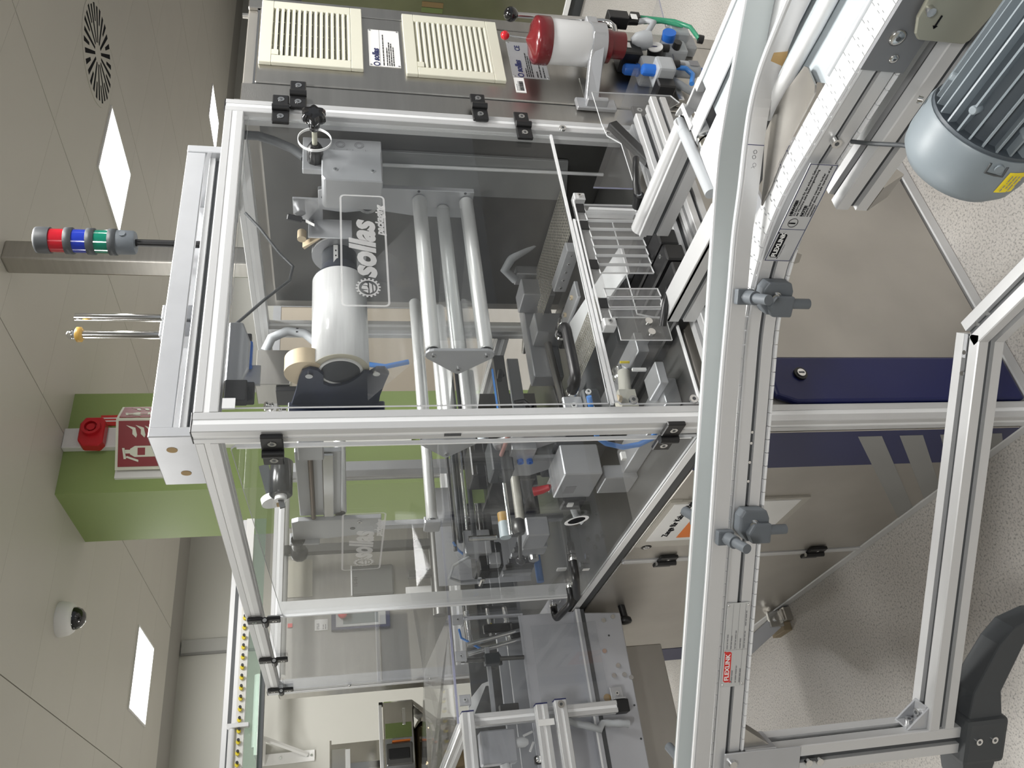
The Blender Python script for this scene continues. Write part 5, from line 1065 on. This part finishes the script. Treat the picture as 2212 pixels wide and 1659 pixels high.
ch = solo('cable_loop', G().tube([(.09, .03, 1.13), (.03, .106, 1.102), (.03, .135, 1.072), (.03, .154, 1.027), (.03, .143, .991), (.03, .115, .968), (.05, .06, .955)], .0062, 10), HOSEB, 'blue air hose hanging inside the side door down to its lower hinge', 'hose')
ov = solo('finger_hole', G().add([(-.002, .483+.027*math.cos(a)+.012*math.sin(a), 1.060+.030*math.sin(a)) for a in [2*math.pi*i/24 for i in range(24)]]+[(-.002, .483+.019*math.cos(a)+.0085*math.sin(a), 1.060+.0215*math.sin(a)) for a in [2*math.pi*i/24 for i in range(24)]], [(i, (i+1) % 24, 24+(i+1) % 24, 24+i) for i in range(24)]).add([(-.0015, .483+.019*math.cos(a)+.0085*math.sin(a), 1.060+.0215*math.sin(a)) for a in [2*math.pi*i/24 for i in range(24)]], [tuple(range(24))], 1), [STRIP, INK], 'white rimmed oval finger hole in the side door', 'handle')
# mid-height details behind the front rollers
mu = thing('film_drive', 'cluster of black drive parts with red grip below the front rollers', 'machine part', (.35, .75, 1.1))
blk('black_box', .30, .42, .80, .90, 1.17, 1.26, BLACK, mu, .004); blk('green_card', .28, .40, .95, .955, 1.20, 1.26, GREENP, mu, 0)
obj('grip', G().bar((.42, .72, 1.105), (.42, .75, 1.07), .03, .035), RED, mu, .004); obj('spool', G().cyl((.43, .86, 1.20), (.47, .86, 1.20), .018, n=20), mat('spool_white', (.6, .66, .7), .4), mu)
blk('yoke', .36, .40, .70, .78, .99, 1.12, DGREY, mu, .004); blk('yoke', .44, .48, .70, .78, .99, 1.12, DGREY, mu, .004); obj('clamp_lever', G().tube([(.50, .70, 1.12), (.50, .69, 1.09), (.47, .68, 1.07)], .008, 10), BLACK, mu)
obj('clamp_lever', G().tube([(.62, .72, 1.14), (.62, .70, 1.15), (.58, .69, 1.16)], .009, 10), BLACK, mu); blk('cross_rail', .30, .80, .88, .905, 1.035, 1.075, ALUP, mu, .001); blk('slide_rail', .30, .80, .86, .88, 1.09, 1.13, DKST, mu, .001)
obj('blue_hose', G().cyl((.35, .95, 1.11), (.80, .95, 1.11), .010, n=12), HOSEB, mu); obj('blue_hose', G().tube([(.82, .9, 1.62), (.79, .9, 1.56), (.78, .9, 1.50), (.80, .9, 1.42)], .009, 10), HOSEB, mu)
blk('link_plate', .30, .36, .62, .80, .94, .99, ALUP, mu, .002)
# ================================================================== outfeed unit on the left
ou = thing('outfeed_unit', 'grey outfeed unit with acrylic tunnel and aluminium frame on the left of the machine', 'conveyor', (-.35, 1.4, 0))
GP = mat('grey_powder_coat', (.50, .51, .545), .42, .2, vary=.03, vscale=5)
obj('front_sheet', G().box(-.60, -.010, 1.222, 1.226, .888, 1.078), GP, ou)
obj('sheet_lip', G().box(-.60, -.012, 1.190, 1.222, .872, .889), GP, ou); obj('lip_edge', G().box(-.60, -.012, 1.188, 1.190, .884, .890), STRIP, ou)
obj('black_gap', G().box(-.60, -.012, 1.195, 1.215, .858, .872), SLOT, ou)
obj('side_plate', G().prism([(-.80, 1.20, .858), (-.022, 1.20, .858), (-.030, 1.20, .730), (-.42, 1.20, .735), (-.80, 1.20, .740)], (0, .012, 0)), GP, ou, .003)
for x, z in ((-.055, .795), (-.045, .760), (-.155, .812), (-.205, .775), (-.235, .795), (-.235, .760), (-.245, .738)): obj('plate_bolt', G().bolt((x, 1.20, z), (0, -1, 0), .0075, .006, sock=None), [STEELB], ou)
for x, z in ((-.30, .83), (-.338, .825)): obj('brown_plug', G().cyl((x, 1.20, z), (x, 1.197, z), .012, n=20), BROWN, ou)
for x, z in ((-.105, .785), (-.33, .745), (-.43, .745)): obj('plate_hole', G().cyl((x, 1.20, z), (x, 1.1992, z), .0035, n=10), SLOT, ou)
obj('lower_box', G().box(-.80, -.118, 1.30, 1.70, .568, .90), STEELD, ou, .003); obj('lower_sheet', G().box(-.118, -.004, 1.30, 1.70, .74, .88), STEELD, ou, .002)
obj('belt_bed', G().box(-.80, .05, 1.236, 1.80, .90, .955), GP, ou); obj('inner_rail', G().box(-.80, .0, 1.30, 1.315, .955, 1.11), ALUP, ou); obj('inner_rail', G().box(-.80, .0, 1.42, 1.44, .955, 1.12), ALUP, ou)
obj('arch_bar', G().bar((-.004, 1.23, 1.262), (-.006, 1.232, 1.062), .006, .022, (0, 1, 0)), GP, ou, .001)
AC = [ACRYB, ACEDB]
obj('tunnel_front', G().box(-.330, .0, 1.200, 1.205, 1.075, 1.310), AC, ou); obj('tunnel_top', G().prism([(.0, 1.20, 1.310), (-.33, 1.20, 1.310), (-.55, 1.50, 1.38), (-.55, 2.10, 1.36), (.0, 1.90, 1.33)], (0, 0, .005)), AC, ou)
obj('tunnel_edge', G().box(-.332, .0, 1.1985, 1.206, 1.308, 1.315), ACEDB, ou)
obj('front_cover', G().box(-.325, -.06, 1.180, 1.184, .83, 1.05), AC, ou)
for x in (-.018, -.135, -.268):
    b = obj('tunnel_bracket', G().box(x-.016, x+.016, 1.192, 1.200, 1.268, 1.304).box(x-.016, x+.016, 1.200, 1.225, 1.268, 1.274), ALUP, ou, .001); obj('bracket_screw', G().bolt((x, 1.192, 1.286), (0, -1, 0), .006, .003), [STEELB, SLOT], b)
# things inside the tunnel
for x in (-.03, -.06): obj('rod', G().cyl((x, 1.26, .98), (x-.05, 1.27, 1.25), .008, n=12), STEELB, ou)
obj('cylinder', G().cyl((.04, 1.30, 1.24), (-.075, 1.30, 1.235), .010, n=16), STEELB, ou); obj('rod', G().cyl((.04, 1.28, 1.17), (-.07, 1.28, 1.165), .006, n=12), STEELB, ou); obj('rod', G().cyl((.04, 1.28, 1.11), (-.085, 1.28, 1.10), .008, n=12), STEELB, ou)
obj('clamp', G().box(-.045, -.015, 1.27, 1.29, 1.09, 1.19), BLACK, ou, .003); obj('motor', G().box(-.07, -.02, 1.26, 1.31, 1.06, 1.10), BLACK, ou, .004)
obj('yellow_wire', G().tube([(-.01, 1.28, 1.17), (-.025, 1.28, 1.15), (-.035, 1.28, 1.10), (-.05, 1.28, 1.075)], .005, 8), YELLOW, ou); obj('blue_wire', G().tube([(-.02, 1.29, 1.27), (-.05, 1.29, 1.265), (-.08, 1.29, 1.22), (-.10, 1.29, 1.19)], .004, 8), HOSEB, ou)
obj('cross_shaft', G().cyl((-.145, 1.21, 1.285), (-.150, 1.21, 1.08), .007, n=14), DKST, ou); obj('guide_finger', G().box(-.30, -.10, 1.24, 1.25, 1.185, 1.198), ALUP, ou); obj('shaft_clamp', G().box(-.165, -.13, 1.20, 1.23, 1.16, 1.21), DGREY, ou, .003)
obj('paddle', G().prism([(-.12, 1.22, 1.16), (-.14, 1.22, 1.175), (-.165, 1.22, 1.165), (-.165, 1.22, 1.15), (-.14, 1.22, 1.15)], (0, .01, 0)), DGREY, ou, .002)
obj('white_chute', G().prism([(-.20, 1.30, 1.21), (-.19, 1.30, 1.175), (-.24, 1.30, 1.20), (-.30, 1.30, 1.22), (-.30, 1.30, 1.27), (-.24, 1.30, 1.25)], (0, .01, 0)), WPAINT, ou); obj('dark_chute', G().prism([(-.21, 1.29, 1.20), (-.21, 1.29, 1.18), (-.32, 1.29, 1.21), (-.32, 1.29, 1.26)], (0, .01, 0)), DKST, ou)
obj('black_plug', G().box(-.31, -.28, 1.24, 1.27, 1.11, 1.17), BLACK, ou, .002); obj('back_sheet', G().box(-.50, .0, 1.60, 1.605, .96, 1.20), DKST, ou)
# aluminium frame in front
FW = .036
def frail(p0, p1, up=(0, 0, 1)): return obj('frame_rail', G().rail(p0, p1, FW, up), [ALU, STRIP], ou)
frail((-.335, 1.175, .792), (-.335, 1.175, 1.31), (0, 1, 0)); frail((-.318, 1.135, 1.292), (-1.1, 1.135, 1.292)); frail((-.316, 1.135, 1.066), (-1.1, 1.135, 1.066)); frail((-.312, 1.120, 1.010), (-1.1, 1.120, 1.010)); frail((-.335, 1.20, 1.292), (-.60, 1.75, 1.41))
frail((-.56, 1.175, .9), (-.56, 1.175, 1.31), (0, 1, 0))
for x, z, m_ in ((-.335, .787, BLACK),): obj('end_cap', G().box(x-.019, x+.019, 1.156, 1.194, z-.010, z+.03), BLACK, ou, .002)
obj('corner_angle', G().box(-.315, -.275, 1.172, 1.176, .785, .825).box(-.315, -.311, 1.15, 1.176, .785, .825), ALUP, ou, .001); obj('angle_bolt', G().bolt((-.295, 1.172, .805), (0, -1, 0), .007, .005), [STEELB, SLOT], ou); obj('rail_bolt', G().bolt((-.325, 1.120-FW/2, 1.010), (0, -1, 0), .011, .002), [STEEL, SLOT], ou)
for x0, x1, y_, z_ in ((-.318, -.312, 1.135, 1.292), (-.316, -.310, 1.135, 1.066), (-.312, -.306, 1.12, 1.01)): obj('end_cap', G().box(x0, x1-.002, y_-.018, y_+.018, z_-.018, z_+.018), INKB, ou)
obj('junction_box', G().box(-.455, -.36, 1.20, 1.25, 1.14, 1.25), GP, ou, .004); obj('white_tag', G().box(-.378, -.36, 1.115, 1.117, 1.035, 1.085), PAPER, ou)
obj('cable_gland', G().lathe((-.40, 1.22, 1.14), (0, 0, -1), [(0, .013), (.012, .016), (.028, .016), (.04, .009)], 10).lathe((-.455, 1.22, 1.18), (-1, 0, -.2), [(0, .015), (.03, .017), (.034, .012), (.055, .014)], 12), WHITEP, ou)
obj('cable_tag', G().bar((-.385, 1.21, 1.115), (-.375, 1.21, 1.085), .010, .006).bar((-.43, 1.21, 1.10), (-.405, 1.21, 1.085), .008, .006), PAPER, ou); obj('door_magnet', G().box(-.475, -.452, 1.15, 1.17, 1.078, 1.10), BLACK, ou, .002); obj('magnet_disc', G().lathe((-.463, 1.15, 1.089), (0, -1, 0), [(0, .010), (.004, .010), (.006, .006), (.006, .0001)], 18), CHROME, ou)
obj('window', G().box(-.56, -.35, 1.176, 1.18, 1.085, 1.275), AC, ou)
g = []
for i in range(13): g.append(V((-.36-.006*i*(1 if i < 7 else .4), 1.17+.006*math.sin(i), .98-.016*i)))
obj('spiral_hose', G().tube(g, [.010 if i % 2 else .012 for i in range(13)], 12), HOSEC, ou)
# clamping screw on the base, diagonal leg
ks = thing('wing_screw', 'black wing screw with thin pin on the stainless base below the outfeed', 'knob', (-.01, 1.24, .70))
obj('stem', G().cyl((.0, 1.225, .712), (-.045, 1.225, .708), .012, n=16), BLACK, ks); obj('wing', G().lathe((-.04, 1.225, .708), (-1, 0, 0), [(0, .014), (.006, .022), (.016, .024), (.022, .018), (.024, .0001)], 8), BLACK, ks); obj('pin', G().cyl((-.052, 1.225, .712), (-.054, 1.22, .76), .0025, n=8), BLACK, ks)
lg = thing('support_strut', 'slanted grey strut with levelling foot under the outfeed unit', 'support', (-.05, 1.42, 0))
obj('leg_bar', G().bar((-.045, 1.41, .045), (-.20, 1.46, .30), .05, .03, (0, 1, 0)), GP, lg, .002); obj('foot_clip', G().box(-.07, -.01, 1.385, 1.40, .03, .085), STEELB, lg, .002); obj('clip_bolt', G().bolt((-.04, 1.385, .058), (0, -1, 0), .010, .008, sock=None), [STEELB], lg)
obj('foot_pad', G().box(-.085, -.005, 1.39, 1.49, 0, .034), mat('foot_brown', (.25, .20, .13), .7), lg, .002)
# ================================================================== things behind the machine
ct = thing('control_terminal', 'stainless control terminal with blue framed touch screen and red stop button behind the machine', 'terminal', (.4, 2.5, 1.0))
obj('housing', G().box(.095, .83, 2.31, 2.55, 1.02, 1.925), STEEL, ct, .006)
obj('pedestal', G().box(.25, .65, 2.36, 2.50, 0, 1.02), DGREY, ct, .004)
obj('beige_patch', G().box(.482, .66, 2.304, 2.31, 1.777, 1.900), mat('patch_beige', (.52, .50, .42), .6), ct)
obj('dark_pane', G().box(.465, .61, 2.285, 2.31, 1.405, 1.60), mat('smoked_pane', (.16, .165, .16), .25, .2), ct, .008); obj('pane_edge', G().box(.465, .610, 2.282, 2.286, 1.597, 1.603), STRIP, ct)
text('pen_note', '15-01', .022, (.505, 2.285, 1.58), (1, 0, 0), (0, 0, 1), INK, ct)
tsn = obj('screen_frame', G().box(.313, .398, 2.285, 2.31, 1.43, 1.692), NAVYS, ct, .002); obj('screen_bezel', G().box(.324, .392, 2.282, 2.286, 1.450, 1.672), mat('bezel_grey', (.42, .43, .43), .5), tsn); obj('screen', G().box(.335, .385, 2.280, 2.2825, 1.485, 1.640), mat('screen_dark', (.14, .165, .17), .2), tsn)
obj('stop_button', G().lathe((.377, 2.282, 1.642), (0, -1, 0), [(0, .014), (.012, .014), (.014, .021), (.034, .021), (.038, .014), (.038, .0001)], 24), RED, ct)
il = obj('inspection_label', G().box(.322, .372, 2.304, 2.31, 1.708, 1.765), PAPER, ct); lines('small_print', (.324, 2.304, 1.708), (1, 0, 0), (0, 0, 1), [(.002, .044, .03), (.002, .038, .03), (.002, .018, .022), (.002, .008, .022)], INKG, il, .003)
solo('red_flag', G().box(.345, .362, 2.302, 2.306, 1.862, 1.882), mat('neon_red', (.80, .10, .10), .5), 'small neon red flag sticker on the terminal top', 'sticker')
rw = thing('rear_roller_frame', 'roller frame with black side bars between machine and terminal', 'frame', (.45, 2.2, 1.0))
obj('side_bar', G().box(.62, .66, 2.12, 2.16, .0, 1.92), DKST, rw, .003); obj('side_bar', G().box(.48, .51, 2.12, 2.16, 0, 1.35), DKST, rw, .003); obj('cross_tube', G().cyl((.10, 2.16, 1.90), (.93, 2.16, 1.90), .022, n=20), RO, rw); obj('web_roller', G().cyl((.30, 2.14, 1.22), (.80, 2.14, 1.22), .03, n=24), DKST, rw)
blk('white_gap', .36, .46, 2.2, 2.205, 1.22, 1.36, WPAINT, rw, 0)
lw = thing('label_winder', 'white label winder disc with teal film edge beside the terminal', 'winder', (.55, 3.0, 1.0))
obj('disc', G().cyl((.45, 3.02, 1.27), (.45, 2.99, 1.27), .13, n=40), WPAINT, lw); obj('teal_web', G().prism([(.63, 2.96, 1.24), (.54, 2.96, 1.29), (.38, 2.96, 1.19), (.40, 2.96, 1.16), (.56, 2.96, 1.24)], (0, .01, 0)), mat('teal_film', (.12, .42, .34), .4), lw); obj('dark_web', G().prism([(.61, 2.95, 1.20), (.54, 2.95, 1.22), (.34, 2.95, 1.16), (.34, 2.95, 1.14), (.60, 2.95, 1.16)], (0, .01, 0)), OLIVE, lw)
blk('winder_body', .30, .70, 3.05, 3.35, .0, 1.36, WPAINT, lw, .01); blk('frame_bar', .33, .345, 2.94, 2.95, 1.18, 1.36, ALUP, lw, 0); blk('frame_bar', .33, .63, 2.94, 2.95, 1.345, 1.36, ALUP, lw, 0); blk('switch_box', .44, .50, 2.97, 3.0, 1.38, 1.43, CREAM, lw, .004)
# overhead rail with lamp tube and row of yellow spools
orl = thing('overhead_rail', 'long overhead aluminium rail with yellow and black spools behind the machine', 'rail', (-.2, 2.5, 2.0))
obj('profile', G().rail((-1.4, 2.5, 2.125), (.95, 2.5, 2.125), .062, (0, 0, 1)), [ALU, SLOT], orl); obj('strip', G().box(-1.4, .95, 2.455, 2.47, 2.062, 2.098), WPAINT, orl); obj('glass', G().box(-1.4, .95, 2.46, 2.468, 2.006, 2.060), [GTINT, ACED], orl)
obj('lamp_tube', G().cyl((-1.4, 2.445, 2.110), (-.02, 2.445, 2.110), .014, n=16), WHITEP, orl); obj('dark_track', G().box(-1.4, .35, 2.48, 2.52, 1.985, 2.006), SLOT, orl)
sp0 = obj('spool', G().cyl((-.62, 2.455, 2.082), (-.62, 2.440, 2.082), .0085, n=14), YELLOW, orl); pn0 = obj('spool_pin', G().cyl((-.613, 2.440, 2.080), (-.613, 2.428, 2.080), .006, n=12), BLACK, sp0)
for k in range(1, 30):
    c = dpart(sp0, (.0445*k, 0, 0)); q = pn0.copy(); COL.objects.link(q); q.parent = c
obj('tube_clip', G().box(-.03, -.012, 2.425, 2.46, 2.04, 2.13), WHITEP, orl, .002)
wb = thing('wall_bracket', 'white triangular wall bracket below the overhead rail', 'bracket', (.7, 7.25, 1.9))
obj('wall_plate', G().box(.60, .70, 7.28, 7.3, 1.88, 2.40), WPAINT, wb, .003); obj('strut', G().bar((.66, 7.27, 1.95), (.80, 7.0, 2.36), .03, .03), WPAINT, wb); obj('arm', G().box(.60, .80, 6.7, 7.28, 2.34, 2.40), WPAINT, wb, .003); obj('duct_tube', G().cyl((.7, 6.9, 2.39), (1.35, 6.9, 2.39), .05, n=20), WPAINT, wb)
for z in (1.91, 1.95, 2.2): obj('wall_bolt', G().bolt((.65, 7.28, z), (0, -1, 0), .012, .01, sock=None), [STEELB], wb)
# polished machine at the lower left
POL = mat('polished_steel', (.62, .61, .58), .12, 1.0, vary=.10, vscale=7)
pm = thing('bottle_filler', 'polished steel filling machine with dark bronze drum at the lower left', 'machine', (-.1, 3.1, .0))
blk('column', -.60, .145, 3.0, 3.25, 1.285, 1.44, POL, pm, .006); blk('green_reflection', -.035, .035, 2.99, 3.0, 1.30, 1.432, mat('reflection_green', (.20, .27, .09), .3), pm, 0); blk('dark_panel', -.16, -.06, 2.985, 3.0, 1.30, 1.43, DKST, pm, .004); blk('orange_strip', -.055, -.047, 2.984, 2.99, 1.31, 1.40, ORANGE, pm, 0); blk('black_window', -.135, -.085, 2.98, 2.986, 1.315, 1.42, BLACK, pm, .004)  # green patch: the green column's mirror image put into colour on the steel
obj('sloped_chute', G().prism([(.145, 3.0, 1.29), (.115, 3.0, 1.285), (-.02, 3.0, 1.14), (.02, 3.0, 1.14)], (0, .20, 0)), POL, pm, .003); obj('drum', G().lathe((-.10, 3.0, 1.19), (0, -.35, 1), [(-.16, .13), (0, .14), (.05, .135), (.08, .10)], 36), mat('bronze_drum', (.15, .12, .075), .14, .9), pm); obj('drum_band', G().ring((-.10, 2.97, 1.24), (-.10, 2.965, 1.255), .142, .125, 36), POL, pm)
blk('top_rail', -.60, .12, 2.95, 2.97, 1.448, 1.465, STRIP, pm, .002); blk('top_knob', .115, .135, 2.96, 2.98, 1.442, 1.462, BLACK, pm, 0); blk('vertical_rail', .02, .10, 2.97, 2.985, 1.33, 1.345, STEELB, pm, .002); blk('body', -.60, .05, 3.05, 3.5, 0, 1.14, POL, pm, .005)
pb = thing('steel_cover_box', 'open polished steel cover box below the wall bracket', 'box', (-.05, 3.6, 1.4))
blk('back', -.35, .075, 3.62, 3.63, 1.42, 1.71, POL, pb, 0); blk('top_plate', -.35, .075, 3.5, 3.62, 1.70, 1.71, POL, pb, .001); blk('front_plate', -.35, .03, 3.5, 3.51, 1.62, 1.70, STEELB, pb, .002); blk('divider', -.05, -.045, 3.51, 3.62, 1.42, 1.62, POL, pb, 0); blk('white_strip', -.35, .02, 3.48, 3.50, 1.60, 1.625, STRIP, pb, .001)
blk('stand', -.30, .05, 3.63, 3.70, 0, 1.45, POL, pb, 0)
# glossy cabinet and door far right
oc = thing('glossy_cabinet', 'low glossy olive cabinet with bright lower edge beyond the steel cabinet', 'cabinet', (4.5, 1.2, 0))
blk('panel', 4.2, 4.23, .6, 2.6, .11, 1.86, mat('olive_gloss', (.13, .13, .085), .12, .3, vary=.25, vscale=1.5, coat=.5), oc); blk('lower_edge', 4.185, 4.2, .6, 2.6, .10, .135, STRIP, oc); blk('kick_base', 4.26, 4.3, .6, 2.6, .0, .10, DGREY, oc); blk('carcass', 4.23, 4.9, .6, 2.6, .0, 1.86, DGREY, oc)
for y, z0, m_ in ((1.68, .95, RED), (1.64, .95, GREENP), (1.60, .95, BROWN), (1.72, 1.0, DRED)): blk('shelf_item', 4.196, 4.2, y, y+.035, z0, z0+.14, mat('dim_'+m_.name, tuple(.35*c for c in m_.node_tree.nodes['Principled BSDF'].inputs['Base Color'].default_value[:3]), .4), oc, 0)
dd = struct('door_1', G().box(4.55, 6.2, 7.25, 7.3, 0, 2.35), mat('door_tan', (.48, .42, .34), .55)); obj('door_frame', G().box(4.45, 4.55, 7.24, 7.3, 0, 2.45).box(6.2, 6.3, 7.24, 7.3, 0, 2.45).box(4.55, 6.2, 7.24, 7.3, 2.35, 2.45), ALUP, dd)
